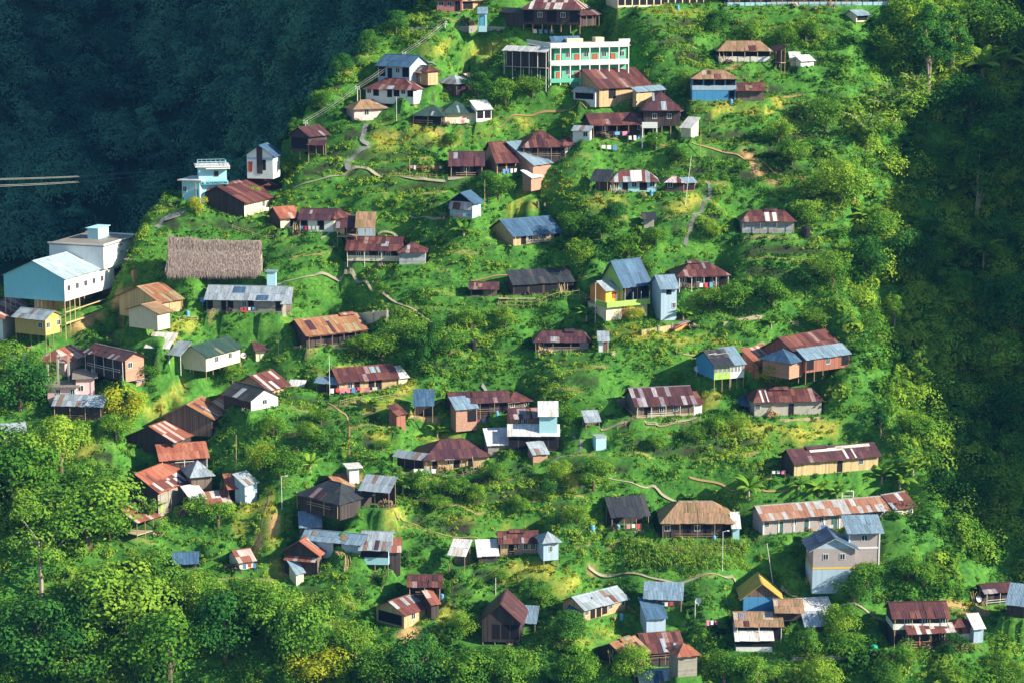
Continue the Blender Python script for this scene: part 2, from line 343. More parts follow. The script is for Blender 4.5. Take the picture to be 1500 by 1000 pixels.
class MB:
    def __init__(s): s.V=[];s.F=[];s.R=[];s.U=[];s.M=[]
    def face(s,pts,r=None,uv=None,m=0):
        i=len(s.V); s.V+= [tuple(p) for p in pts]; s.F.append(tuple(range(i,i+len(pts)))); s.R.append(random.random() if r is None else r)
        s.U+= uv if uv else [(p[0]+p[1],p[2]) for p in pts]; s.M.append(m)
    def box(s,x0,y0,z0,x1,y1,z1,m=0):
        p=[(x0,y0,z0),(x1,y0,z0),(x1,y1,z0),(x0,y1,z0),(x0,y0,z1),(x1,y0,z1),(x1,y1,z1),(x0,y1,z1)]
        r=random.random()
        for f in ((0,3,2,1),(4,5,6,7),(0,1,5,4),(1,2,6,5),(2,3,7,6),(3,0,4,7)): s.face([p[i] for i in f],r,None,m)
    def bar(s,a,b,r,n=5,m=0,r2=None):
        a=Vector(a);b=Vector(b);d=(b-a)
        if d.length<1e-6: return
        d.normalize(); u=d.orthogonal().normalized(); v=d.cross(u); r2=r if r2 is None else r2
        A=[a+(u*math.cos(2*PI*k/n)+v*math.sin(2*PI*k/n))*r for k in range(n)]
        B=[b+(u*math.cos(2*PI*k/n)+v*math.sin(2*PI*k/n))*r2 for k in range(n)]
        q=random.random()
        for k in range(n): s.face([A[k],A[(k+1)%n],B[(k+1)%n],B[k]],q,None,m)
        s.face(A[::-1],q,None,m); s.face(B,q,None,m)
    def beam(s,a,b,w,h,m=0):
        a=Vector(a);b=Vector(b);d=(b-a).normalized(); u=Vector((d.y,-d.x,0))
        if u.length<1e-3: u=Vector((1,0,0))
        u.normalize(); v=u.cross(d).normalized(); r=random.random()
        P=[];
        for c in (a,b): P+= [c-u*w/2-v*h/2,c+u*w/2-v*h/2,c+u*w/2+v*h/2,c-u*w/2+v*h/2]
        for f in ((0,1,2,3),(7,6,5,4),(0,4,5,1),(1,5,6,2),(2,6,7,3),(3,7,4,0)): s.face([P[i] for i in f],r,None,m)
    def mesh(s,name,mats): return mkmesh(name,s.V,s.F,mats,s.R,s.U,s.M)
    def build(s,name,mats,parent=None,loc=None,rz=0):
        return link(name,s.mesh(name,mats),parent,loc,rz)
# ---------------- houses
def clip(poly,a,b,c):
    """keep a*u+b*v+c>=0"""
    out=[]; n=len(poly)
    for i in range(n):
        p=poly[i]; q=poly[(i+1)%n]; fp=a*p[0]+b*p[1]+c; fq=a*q[0]+b*q[1]+c
        if fp>=0: out.append(p)
        if (fp>=0)!=(fq>=0):
            t=fp/(fp-fq); out.append((p[0]+(q[0]-p[0])*t,p[1]+(q[1]-p[1])*t))
    return out
def slope(mb,p0,e,s,w,L,li,ri,sheet=0.85,th=0.07):
    p0=Vector(p0);e=Vector(e).normalized();s=Vector(s).normalized();n=e.cross(s).normalized()
    P=lambda u,v,h: p0+e*u+s*v+n*h
    base=[(0,0),(w,0),(w-ri,L),(li,L)]
    if abs(w-ri-li)<1e-3: base=[(0,0),(w,0),(li,L)]
    top=[P(u,v,0) for u,v in base]; bot=[P(u,v,-th) for u,v in base]; k=len(base)
    mb.face(top,0.3,None,1); mb.face(bot[::-1],0.3,None,1)
    for i in range(k): mb.face([bot[i],bot[(i+1)%k],top[(i+1)%k],top[i]],0.3,None,1)
    ns=max(1,int(round(w/sheet))); du=w/ns; rows=1 if L<2.2 else 2
    for i in range(ns):
        for r in range(rows):
            v0=r*L/rows-(random.uniform(0.0,0.16) if r==0 else 0.12); v1=(r+1)*L/rows
            pl=[(i*du,v0),((i+1)*du,v0),((i+1)*du,v1),(i*du,v1)]
            pl=clip(pl,1,-li/L,0.001); 
            if len(pl)>2: pl=clip(pl,-1,-ri/L,w+0.001)
            if len(pl)<3: continue
            h=0.02+0.012*(i%2)+0.03*(r==0)*0+0.025*r+random.uniform(0,0.008)
            tilt=random.uniform(-0.015,0.03) if random.random()<0.2 else 0
            mb.face([P(u,v,h+tilt*(v1-v)) for u,v in pl],None,[(u,v) for u,v in pl],0)
def sec(d,t): return d/math.cos(t)
def roof_build(kind,w,d,h,pitch,ov,rm,under,oe=None,hf=1.0):
    mb=MB(); t=rad(pitch); tn=math.tan(t); oe=ov*0.7 if oe is None else oe; Zt=Vector((0,0,1))
    if kind in('gable','hip'):
        dd=d/2+ov; L=sec(dd,t); z0=h-ov*tn+0.06; ww=w+2*oe; ins=0
        if kind=='hip': ins=min(dd*hf,ww*0.48); 
        rise=dd*tn
        slope(mb,(-oe,-ov,z0),(1,0,0),(0,math.cos(t),math.sin(t)),ww,L,ins,ins)
        slope(mb,(w+oe,d+ov,z0),(-1,0,0),(0,-math.cos(t),math.sin(t)),ww,L,ins,ins)
        if kind=='hip':
            v=Vector((ins,0,rise)); L2=v.length; D2=d+2*ov
            slope(mb,(-oe,d+ov,z0),(0,-1,0),v,D2,L2,D2/2,D2/2)
            slope(mb,(w+oe,-ov,z0),(0,1,0),Vector((-ins,0,rise)),D2,L2,D2/2,D2/2)
        # ridge cap
        zr=z0+rise; mb.box(-oe+ins-0.05,d/2-0.14,zr-0.02,w+oe-ins+0.05,d/2+0.14,zr+0.1,0)
        return mb,zr
    if kind=='gablef':
        dd=w/2+ov; L=sec(dd,t); z0=h-ov*tn+0.06; D2=d+2*oe; rise=dd*tn
        slope(mb,(-ov,d+oe,z0),(0,-1,0),(math.cos(t),0,math.sin(t)),D2,L,0,0)
        slope(mb,(w+ov,-oe,z0),(0,1,0),(-math.cos(t),0,math.sin(t)),D2,L,0,0)
        zr=z0+rise; mb.box(w/2-0.14,-oe-0.05,zr-0.02,w/2+0.14,d+oe+0.05,zr+0.1,0)
        return mb,zr
    if kind=='shed':
        L=sec(d+2*ov,t); z0=h-ov*tn+0.06
        slope(mb,(-oe,-ov,z0),(1,0,0),(0,math.cos(t),math.sin(t)),w+2*oe,L,0,0)
        return mb,z0+(d+2*ov)*tn
    if kind=='shedr': # high on the left, falling to the right
        L=sec(w+2*ov,t); slope(mb,(w+ov,-oe,h+0.06),(0,1,0),(-math.cos(t),0,math.sin(t)),d+2*oe,L,0,0)
        return mb,h+(w+2*ov)*tn
    # flat slab
    mb.box(-ov,-ov,h,w+ov,d+ov,h+0.22,0)
    return mb,h+0.22
def walls(kind,w,d,h,pitch,low,wm,e=0.0,gm=None,side=False,gs='l'):
    mb=MB(); tn=math.tan(rad(pitch)); x0,y0,x1,y1=e,e,w-e,d-e
    A=[(x0,y0),(x1,y0),(x1,y1),(x0,y1)]
    def top(x,y):
        if kind=='shed': return h+(y+0)*tn
        if kind=='shedr': return h+(w-x)*tn
        return h
    for i in range(4):
        p=A[i];q=A[(i+1)%4]
        pts=[(p[0],p[1],low),(q[0],q[1],low),(q[0],q[1],top(*q)),(p[0],p[1],top(*p))]
        mb.face(pts,None,None,1 if (side and (i==3 and 'l' in gs or i==1 and 'r' in gs)) else 0)
        if kind=='gable' and i in(1,3):
            mb.face([(p[0],p[1],h),(q[0],q[1],h),(p[0],d/2,h+d/2*tn)],None,None,1 if ('l' if i==3 else 'r') in gs else 0)
        if kind=='gablef' and i in(0,2):
            mb.face([(p[0],p[1],h),(q[0],q[1],h),(w/2,p[1],h+w/2*tn)],None,None,1)
    mb.face([(x,y,low) for x,y in A[::-1]]); 
    if kind=='flat': mb.face([(x,y,h) for x,y in A])
    return mb
def opening(face,u,z,w,h,kind,root,loc,rz,W,D,frame,glass,e=0):
    """one window or door on the front/left/right wall"""
    def T(a,b,o):   # along, height, outward
        if face=='f': return (a,-o,b)
        if face=='l': return (-o,D-a,b)
        return (W+o,a,b)
    fr=MB(); t=0.07
    def slab(mb,a0,b0,a1,b1,o0,o1):
        P=[T(a0,b0,o0),T(a1,b1,o1)]
        x0,x1=sorted((P[0][0],P[1][0]));y0,y1=sorted((P[0][1],P[1][1]));z0,z1=sorted((P[0][2],P[1][2])); mb.box(x0,y0,z0,x1,y1,z1)
    if kind=='w':
        for q in ((u-t,z-t,u+w+t,z),(u-t,z+h,u+w+t,z+h+t),(u-t,z,u,z+h),(u+w,z,u+w+t,z+h),(u+w/2-0.03,z,u+w/2+0.03,z+h)): slab(fr,*q,-0.03,0.07)
        f=fr.build('window',frame,root,loc,rz); g=MB(); slab(g,u,z,u+w,z+h,-0.04,0.02); g.build('pane',glass,f)
    elif kind=='d':
        for q in ((u-t,z,u,z+h),(u+w,z,u+w+t,z+h),(u-t,z+h,u+w+t,z+h+t)): slab(fr,*q,-0.03,0.08)
        slab(fr,u,z,u+w,z+h,-0.03,0.03); fr.build('door',glass,root,loc,rz)
    else:
        slab(fr,u,z,u+w,z+h,-0.05,0.015); fr.build('opening','dark',root,loc,rz)
ALLH=[]
def blk(ax,ay,bx,by,H,R,roof='gable',rm='rust',wm='wood',**k):
    d=dict(A=(ax,ay),B=(bx,by),H=H,R=R,roof=roof,rm=rm,wm=wm); d.update(k); return d
def house(name,label,*blocks,cat='house',group=None,short=None):
    root=None; fz=None
    for bi,b in enumerate(blocks):
        ax,ay=b['A']; bx,by=b['B']; Sx=b.get('S',0)
        if root is None or b.get('own'):
            G=raycast(ax,ay+Sx); kk=FPX/proj(*G)[2]; z=G[2]+Sx/(kk*0.98)
        else: z=fz+b.get('dz',0)
        PA=onplane(ax,ay,z); PB=onplane(bx,by,z); k=FPX/proj(*PA)[2]
        u=(PB-PA)[:2]; W=float(np.linalg.norm(u)); u=u/W; v=np.array([-u[1],u[0]]); th=math.atan2(u[1],u[0])
        h=b['H']/(k*0.98); pitch=b.get('pitch',27); tn=math.tan(rad(pitch)); kind=b['roof']; R=b['R']
        vis=k*(tn*0.98+0.19)
        if 'C' in b:
            PC=onplane(*b['C'],z); D=max(2.0,float((PC-PA)[:2]@v))
        elif 'D' in b: D=b['D']
        elif kind in('gable','hip'): D=max(2.2,2*(R/vis)-2*b.get('ov',0.65))
        elif kind=='shed': D=max(1.0,R/vis-2*b.get('ov',0.4))
        else: D=5.0
        if kind=='gablef' and 'pitch' not in b and R: 
            pitch=math.degrees(math.atan(R/(k*0.98)/(W/2+0.4))); tn=math.tan(rad(pitch))
        ov=b.get('ov',0.4 if kind=='shed' else 0.65)
        if kind in('gable','hip','shed','gablef'): h+=ov*tn
        if root is None:
            root=bpy.data.objects.new(name,None); COL.objects.link(root); root.location=PA; root.rotation_euler=(0,0,th)
            root.empty_display_size=1; tag(root,label,cat,group); R0=PA; t0=th; fz=z
            if short: ALLH.append((short,(ax+bx)/2,(ay+by)/2,PA))
        if bi==0 or b.get('own'): S0=Sx/(k*0.98)
        dl=(PA-R0); c,s_=math.cos(-t0),math.sin(-t0)
        loc=(dl[0]*c-dl[1]*s_,dl[0]*s_+dl[1]*c,dl[2]); rz=th-t0; e=0.004*bi
        low=(-1.3 if not S0 else -min(S0*0.8,2.5)-0.3) if Sx==0 else (-Sx/(k*0.98)-0.5 if b.get('solid') else -0.12)
        if b.get('open'):   # posts only
            pp=MB()
            xs=np.linspace(0.05,W-0.05,max(2,int(round(W/2.2))+1))
            for x in xs:
                for yy,hh in ((0.05,h),(D-0.05,h+(D*tn if kind=='shed' else 0))):
                    gz=-0.6
                    if Sx: 
                        q=PA[:2]+u*x+v*yy; gz=float(height(q[0],q[1]))-z-0.5; gz=min(gz,-0.3)
                    q=MB(); q.bar((x,yy,gz),(x,yy,hh),0.07,5); q.build('post',b.get('post','post'),root,loc,rz)
            if b.get('floor',Sx>0): q=MB(); q.box(-0.1,-0.1,-0.12,W+0.1,D+0.1,0.02); q.build('floor','plank',root,loc,rz)
            if b.get('back',1): q=MB(); q.box(0.1,D-0.12,-0.5,W-0.1,D-0.06,h*0.9); q.build('back_wall','wall_'+b['wm'],root,loc,rz)
        else:
            gm=b.get('gm',b['wm'])
            walls(kind,W,D,h,pitch,low,b['wm'],e,None,b.get('side',kind!='gablef' and 'gm' in b),b.get('gs','l')).build('wall',['wall_'+b['wm'],'wall_'+gm],root,loc,rz)
        if Sx and not b.get('open') and not b.get('solid'):
            xs=np.linspace(0.1,W-0.1,max(2,int(round(W/b.get('ssp',1.9)))+1)); ys=[0.1,D-0.1] if D<5 else [0.1,D/2,D-0.1]
            for x in xs:
                for yy in ys:
                    q=PA[:2]+u*x+v*yy; gz=float(height(q[0],q[1]))-z-0.6
                    if gz>-0.15: continue
                    q=MB(); q.bar((x,yy,gz),(x,yy,-0.05),b.get('sr',0.09),6); q.build('stilt',b.get('post','post'),root,loc,rz)
            if b.get('brace',0):
                q=MB(); q.beam((0,0.02,-b['brace']),(W,0.02,-b['brace']),0.12,0.16); q.beam((0,D,-b['brace']),(W,D,-b['brace']),0.12,0.16); q.build('brace',b.get('post','post'),root,loc,rz)
        zr=h
        if kind!='none':
            rb,zr=roof_build(kind,W,D,h,pitch,ov,b['rm'],'post_dark',b.get('oe'),b.get('hf',0.9))
            rf=rb.build('roof',['roof_'+b['rm'],'roof_'+b.get('trim',b['rm'])],root,loc,rz)
            if b.get('vent'):
                f0,f1=b['vent']; q=MB(); x0=W*f0;x1=W*f1; yc=D/2
                slope(q,(x0,yc-0.75,zr-0.02),(1,0,0),(0,0.9,0.4),x1-x0,0.95,0,0); slope(q,(x1,yc+0.75,zr-0.02),(-1,0,0),(0,-0.9,0.4),x1-x0,0.95,0,0)
                q.box(x0+0.1,yc-0.6,zr-0.35,x1-0.1,yc+0.6,zr+0.06,1)
                vo=q.mesh('ridge_vent',['roof_'+b.get('vm',b['rm']),'roof_dark']); vv=link('ridge_vent',vo,rf)
            if 'patch' not in b and kind in('gable','hip') and b['rm'] in('rust','purple','dark','silver','tan','red','sky','green','darkstripe','orange') and W>4.5:
                pr=random.Random(int(ax*7+ay)); b['patch']=[]; lo=0.08 if kind=='gable' else 0.25
                for _ in range(pr.choice((0,1,1,2,2,3))):
                    f=pr.uniform(lo,0.85-lo); g=pr.choice((0.02,0.02,0.3,0.5)); b['patch'].append((f,f+pr.uniform(0.05,0.16),g,min(0.92,g+pr.uniform(0.3,0.7))))
                b.setdefault('pm',pr.choice({'silver':['rust','blue','sky']}.get(b['rm'],['mix','silver','tan','rust','darkstripe','purple'])))
            if b.get('patch') and kind in('gable','hip'):
                t=rad(pitch)
                for (f0,f1,g0,g1) in b['patch']:
                    L=sec(D/2+ov,t); P=lambda uu,vv,hh: (uu,-ov+vv*math.cos(t)-hh*math.sin(t),h-ov*tn+0.06+vv*math.sin(t)+hh*math.cos(t))
                    x0=-0.3+f0*(W+.6);x1=-0.3+f1*(W+.6);v0=g0*L;v1=g1*L; q=MB()
                    a=[P(x0,v0,0.1),P(x1,v0,0.1),P(x1,v1,0.1),P(x0,v1,0.1)]; c2=[P(x0,v0,0.07),P(x1,v0,0.07),P(x1,v1,0.07),P(x0,v1,0.07)]
                    q.face(a,None,[(0,0),(1,0),(1,1),(0,1)]); 
                    for i in range(4): q.face([c2[i],c2[(i+1)%4],a[(i+1)%4],a[i]])
                    q.build('roof_patch','roof_'+b.get('pm','white'),rf)
        fr=b.get('frame','frame_white'); dm=b.get('dm','dark')
        for fi,key,ln in (('f','ops',W),('l','opl',D),('r','opr',D)):
            if key not in b: continue
            st=b[key].split('/'); n_=len(st); fh=h/n_
            for si,s1 in enumerate(st):
                if not s1: continue
                cw=ln/len(s1); z0=fh*(n_-1-si)
                for ci,ch in enumerate(s1):
                    cx=ci*cw+cw/2
                    if ch=='w': ww=min(0.9,cw*0.55); hh=min(0.95,fh*0.4); opening(fi,cx-ww/2,z0+fh*0.42,ww,hh,'w',root,loc,rz,W,D,fr,b.get('glass','glass'))
                    elif ch=='d': ww=min(0.9,cw*0.6); opening(fi,cx-ww/2,z0+0.05,ww,min(1.95,fh*0.85),'d',root,loc,rz,W,D,fr,dm)
                    elif ch=='o': opening(fi,cx-cw*0.42,z0+fh*0.12,cw*0.84,fh*0.7,'o',root,loc,rz,W,D,fr,dm)
                    elif ch=='O': opening(fi,cx-cw*0.5,z0+fh*0.42,cw,fh*0.5,'o',root,loc,rz,W,D,fr,dm)
        for (z0,z1,mt) in b.get('bands',[]):   # fractions of wall height
            q=MB(); q.box(-0.05,-0.05,z0*h,W+0.05,D+0.05,z1*h); 
            q.build('wall_band',mt,root,loc,rz)
        if kind in('gable','hip') and not Sx and W>5 and not b.get('porch') and not b.get('open') and b['wm'] in('wood','darkwood','tan','board','greywood','rustwall','bamboo','cream','brick') and (int(ax+ay)%3):
            yy=-ov*0.8; n_=max(3,int(W/2.1)); pm_=['post_tan','post','post_white'][int(ax)%3]
            for x in np.linspace(0.1,W-0.1,n_): q=MB(); q.bar((x,yy,-0.9),(x+random.uniform(-.08,.08),yy,h-ov*0.8*tn),0.055,5); q.build('eave_post',pm_,root,loc,rz)
            q=MB(); f0=random.uniform(0,0.3)*W; f1=random.uniform(0.6,1)*W
            for zz in(0.45,0.85): q.beam((f0,yy-0.02,zz),(f1,yy-0.02,zz),0.05,0.07)
            q.build('veranda_rail',pm_,root,loc,rz)
        if b.get('corner'):
            for x in np.linspace(0,W,b.get('nc',2)):
                q=MB(); q.box(x-0.12,-0.09,-0.3,x+0.12,0.03,h-0.02); q.build('corner_post',b['corner'],root,loc,rz)
        if b.get('porch'):
            (f0,f1,out,drop,prm)=b['porch'][:5]; x0=f0*W;x1=f1*W; pt=math.atan2(drop,out); L=math.hypot(out,drop)
            q=MB(); slope(q,(x0,-out,h-drop-0.1-ov*0.0),(1,0,0),(0,math.cos(pt),math.sin(pt)),x1-x0,L,0,0)
            pr=q.build('porch_roof',['roof_'+prm,'roof_'+prm],root,loc,rz)
            for x in np.linspace(x0+0.1,x1-0.1,max(2,int((x1-x0)/2.2)+1)):
                q=MB(); q.bar((x,-out+0.12,-0.7-(2.2 if Sx else 0)),(x,-out+0.12,h-drop-0.12),0.06,5); q.build('porch_post',b.get('post','post'),root,loc,rz)
        if b.get('rail'):
            (zz,out,mt)=b['rail']; q=MB(); q.box(-0.1,-out,zz-0.1,W+0.1,0,zz+0.02); 
            q.box(-0.1,-out,zz+0.05,W+0.1,-out+0.05,zz+0.85); q.build('balcony',mt,root,loc,rz)
        if not b.get('nopad'):
            if Sx or (bi and not b.get('own') and S0): PADS.append((PA[:2],u,W,D,z-b.get('clear',0.35),'cut',0.6))
            else: PADS.append((PA[:2],u,W,D,z-0.03,'flat',0.7))
        b['_']=(PA,u,v,W,D,h,z,loc,rz,root,k)
    root['px']=0; del root['px']
    return root,blocks
def add(rootinfo,bi,fn):
    pass
# ---------------- the village, top of the photograph to its bottom (pixels of the 1500 x 1000 photograph say where each stands on the slope)
X={}
def hh(key,name,label,*bl,**k):
    X[key]=house(name,label,*bl,**k)
hh('t1','brick_house','red brick house with white windows at the very top of the slope',
 blk(640,17,677,17,16,8,'gable','rust','pinkbrick',ops='wwd',D=6),blk(677,16,711,15,13,9,'gable','tan','tan',ops='o.',D=5),short='red brick house at the top')
hh('t2','wooden_house','dark stilt house under a big rust roof streaked white, topmost in the middle',
 blk(766,35,850,36,21,24,'hip','stripe','darkwood',ops='owowo',S=3,bands=[(0.86,0.93,'frame_white')],hf=0.7),
 blk(734,33,766,35,14,9,'shed','dark','darkwood'),blk(850,36,878,34,12,7,'shed','purple','darkwood',open=1),short='streaked roof house at the top')
hh('t3','concrete_building','long cream concrete building with dark openings along the top edge',
 blk(905,11,1031,9,22,10,'flat','slab','cream',ops='oooooooooooo',D=7),cat='building',short='long cream building')
hh('t4','market_stall','long dark row of shacks above a pale blue kerb on the ridge top',
 blk(1066,9,1302,8,20,10,'gable','purple','darkwood',ops='wowowo.owow.ow',bands=[(0,0.22,'wall_ltblue')],D=6),cat='shack',short='dark row of shacks')
hh('t5','outhouse','tiny teal outhouse beside the woodpile below the red brick house',
 blk(701,38,713,38,17,3,'shed','sky','ltblue',D=1.6,ops='d',dm='door_blue'),cat='outhouse')
# green two storey building
hh('green','apartment_building','green two storey building with white balconies and red doors',
 blk(812,121,917,118,50,9,'flat','slab','green',C=(796,114),ops='dwdwdwdw/dwdwdwdw',dm='door_red',ov=0.7,nopad=0),cat='building',short='green two storey building')
hh('greenwing','pavilion','open pavilion with a white sheet roof adjoining the green building on its left',
 blk(738,97,800,100,22,9,'shed','white','darkwood',open=1,post='post_white',S=6),cat='pavilion')
hh('bluehip1','wooden_house','small house with blue grey hip roof and striped rust wing left of the green building',
 blk(668,133,690,131,9,13,'hip','silver','darkwood',ops='o',D=5),blk(690,130,729,126,9,15,'gable','stripe','cream',ops='ow'),short='striped shed left of the green building')
hh('u1','wooden_house','grey blue roofed house with a brown hip wing under the cables',
 blk(554,114,600,116,17,20,'gable','blue','tinblue',ops='odwo'),blk(603,114,627,116,10,10,'hip','rust','tan',ops='d.',porch=(0,0.8,1.2,0.4,'tan')),short='grey blue roofed house under the cables')
hh('u2','house','low white house under a wide brown hip roof where the cables cross',
 blk(536,142,606,144,11,19,'hip','rust','white',ops='wo.dowo'),short='brown hip roofed white house')
hh('u3','cottage','small pink and cream cottage with a brown hip roof on the lawn',
 blk(519,177,567,175,16,15,'hip','tan','pink',trim='white',ops='.w..',ov=0.7),short='pink cottage')
hh('u4','house','cream house under a dark green tarpaulin hip roof',
 blk(649,182,697,181,15,20,'hip','green','cream',trim='white',ops='....',hf=1.1),blk(606,182,649,183,12,18,'hip','green','darkwood',ops='oo'),short='green tarpaulin roofed house')
hh('u5','shed','white clutter shed right of the green tarpaulin roofed house',
 blk(698,176,720,175,14,3,'shed','white','white',D=2.5,ops='oo'),cat='shed')
hh('u6','wooden_house','tan house with a red brown roof and pale blue lean-to right below the green building',
 blk(878,148,952,144,17,19,'gable','rust','tan',C=(862,140),ops='.o..o.'),blk(932,148,974,144,12,8,'shed','sky','tan',ops='.o'),
 blk(840,146,872,148,11,8,'shed','silver','white',ops='o'),short='red brown roofed house below the green building')
hh('u7','wooden_house','rust tan hip roofed house above a ragged white fence near the top right',
 blk(1053,91,1128,91,15,18,'hip','tan','darkwood',bands=[(0,0.45,'cloth_white')],ops='OOOO',hf=0.6),blk(1128,90,1144,92,16,6,'shed','purple','wood',open=1,S=6),short='rust tan roofed house')
hh('u8','wooden_house','two storey bright blue house with a tan hip roof and a rust roofed wooden wing',
 blk(1014,148,1078,148,31,17,'hip','tan','blue',C=(1001,145),ops='oooo/....d',ov=0.7,bands=[(0.46,0.66,'wall_tinblue')]),
 blk(1079,148,1118,148,14,14,'gable','rust','wood',ops='....'),short='bright blue house')
hh('u9','wooden_house','long dark house with a purple rust roof left of the dark two storey house',
 blk(866,200,944,198,17,18,'gable','rust','darkwood',ops='owod.w',porch=(0,0.9,1.2,0.4,'rust')),short='long purple roofed house')
hh('u10','wooden_house','dark two storey house with tan hip wing and a white balcony on posts',
 blk(943,184,996,184,21,16,'hip','purple','darkwood',C=(926,176),ops='.w.w.',S=8),blk(958,178,994,180,16,11,'hip','orange','darkwood',D=4),short='dark two storey house')
hh('u11','shed','small white shed below the dark two storey house',
 blk(997,201,1012,202,13,3,'shed','white','cream',D=3),cat='shed')
hh('u12','hut','small white hut with a silver roof between the purple roofs',
 blk(839,206,864,207,14,6,'shed','silver','white',ops='.w'),cat='hut')
hh('u13','wooden_house','large rust hip roofed house with white walls on the right and a cluttered stilt deck',
 blk(766,232,828,231,15,20,'hip','rust','darkwood',C=(742,224),ops='.o.oo'),blk(824,231,862,228,17,13,'hip','rust','white',ops='w..',ov=0.7,S=14),short='large rust roofed house with white end')
hh('u14','wooden_house','low dark house with a purple rust roof left of the steep red rust roof',
 blk(660,259,707,259,15,15,'gable','purple','darkwood',C=(646,252),ops='owo'),short='low purple roofed house')
hh('u15','wooden_house','steep red rust roofed house with tan posts in the row above the terrace',
 blk(728,254,756,253,14,22,'gable','rust','tan',C=(702,246),ops='oo',pitch=33),short='steep red rust roof')
hh('u16','shed','brick shed under a flat blue tin roof',
 blk(781,257,807,254,14,9,'shed','sky','brick',C=(766,250)),cat='shed')
hh('u17','shed','tiny brick shed on the bank below the blue tin roofed shed',
 blk(778,271,793,268,9,3,'shed','white','brick',D=2),cat='shed')
hh('l1','wooden_house','dark shed with a silver edged purple roof and washing under the cables',
 blk(426,220,452,222,20,12,'gablef','darkstripe','darkwood',S=3,D=6,ops='o'),blk(452,222,474,223,9,5,'shed','purple','darkwood',open=1),short='dark shed under the cables')
hh('l2','hut','small white gabled hut with red door and dark central strip',
 blk(362,252,400,253,22,15,'gablef','blue','white',D=4.5,ops='d.o.',dm='door_red',bands=[(0.72,0.84,'wall_tinblue')]),cat='hut',short='small white gabled hut')
hh('blue','house','pale blue flat roofed two storey house with roof railings',
 blk(292,292,333,291,46,6,'flat','white','ltblue',C=(278,288),ops='..w./.d.w',dm='door_red',frame='frame_brown'),
 blk(267,292,293,293,27,5,'flat','white','ltblue',D=6,ops='w.d',dm='door_blue'),short='pale blue flat roofed house')
hh('l3','wooden_house','large barn like house with ridge vent, brown roof, lit tan side and dark gable',
 blk(358,318,424,302,19,20,'gable','rust','cream',C=(306,308),ops='..w...',vent=(0.1,0.45),pitch=25,ov=0.8,gm='darkwood'),short='large brown barn roof')
hh('l4','wooden_house','small red roofed house below the large brown barn roof',
 blk(411,335,437,333,14,20,'gable','red','cream',C=(382,331),ops='.o',gm='darkwood',pitch=30),short='small red roofed house')
hh('l5','house','white house with a long pinkish purple roof and washing outside',
 blk(440,339,488,340,17,18,'gable','purple','white',ops='o.o.'),blk(489,340,517,337,19,9,'hip','rust','cream',D=5),short='pinkish purple roofed house')
hh('l6','shelter','open timber shelter with striped rust roof and pale sheds beside it',
 blk(494,346,522,346,12,8,'shed','darkstripe','darkwood',open=1,S=10,D=3),blk(522,348,548,348,14,5,'shed','tan','tinblue',open=1,D=4),cat='shelter')
hh('l7','wooden_house','wide purple red roofed house with a lit cross wing, alone on its terrace',
 blk(509,384,585,385,17,22,'gable','rust','darkwood',ops='.wwdwwo',hf=0.5,bands=[(0.1,0.5,'wall_cream')]),blk(585,387,623,387,17,14,'hip','rust','board',ov=0.6),short='wide purple red roofed house')
hh('l8','hut','small white tin hut with a rust patched awning and dark gable',
 blk(659,318,692,320,20,14,'gablef','blue','tinblue',D=4,gm='dark'),cat='hut',short='small white tin hut')
hh('l9','wooden_house','long house with a steel blue roof and tan posts amid green bushes',
 blk(752,360,821,354,13,21,'gable','blue','tan',C=(730,350),ops='.dw.w.o',trim='rust'),short='steel blue roofed long house')
hh('r1','house','long house with rust, white and silver roof sections and pale blue walls',
 blk(896,281,962,281,14,19,'hip','mix','ltblue',ops='wdwow',hf=0.6,patch=[(0.42,0.66,0.05,0.98)],pm='white'),blk(975,281,1001,281,13,10,'hip','stripe','darkwood',ops='w.'),
 blk(1001,281,1018,280,12,5,'shed','sky','rustwall',ops='o'),short='rust, white and silver roofed house')
hh('r2','wooden_house','weathered board house with two white sheets on its rust roof, black tank beside',
 blk(1087,342,1163,342,17,18,'hip','rust','board',ops='.......',hf=0.6,patch=[(0.44,0.53,0.02,0.9),(0.58,0.66,0.02,0.9)],vent=(0.45,0.7)),short='board house with two white roof sheets')
hh('s2','house','silver roofed long timber house above the yellow garden plot',
 blk(303,456,413,458,17,22,'gable','silver','greywood',ops='o.do.wo...o',vent=None),blk(413,458,425,458,12,8,'shed','silver','greywood',open=1,D=4),short='silver roofed long house')
# flat roofed concrete building and hall
hh('conc','concrete_building','white two storey concrete building with a dirt covered flat roof behind the long hall',
 blk(152,384,203,368,22,5,'flat','slab','white',S=7,solid=1,C=(72,380),opr='',ops='.ww/.w.',ov=0.25,nopad=0),cat='building',short='white concrete building')
hh('hall','hall','long white and turquoise hall with a pale blue roof standing on tall stilts',
 blk(95,441,179,416,31,25,'gable','pale','white',C=(12,433),ops='wwwww.o',S=52,clear=3.6,gm='teal',pitch=24,ov=0.35,post='post_tan',brace=4.2,ssp=1.75,frame='wall_purpleband'),cat='building',short='long turquoise hall')
hh('s3','house','tan house with a pinkish brown low roof right of the hall stilts',
 blk(234,461,266,455,17,14,'gable','orange','tan',C=(182,450),gm='bamboo',ov=0.6,pitch=22),blk(231,474,249,470,14,7,'gable','tan','cream',C=(190,468),pitch=18),short='tan house beside the hall')
hh('s4','house','white walled house with a red and white striped roof at the left edge',
 blk(5,500,40,478,32,22,'gable','redstripe','white',C=(-30,492),pitch=26,opl='w'),short='red and white striped roof at the left edge')
hh('s5','house','yellow gabled house on stilts with a silver roof below the hall',
 blk(67,491,90,485,22,14,'gablef','silver','mustard',C=(31,484),S=26,ops='w.w',opl='..w',pitch=24,gm='yellow',brace=0),short='yellow gabled stilt house')
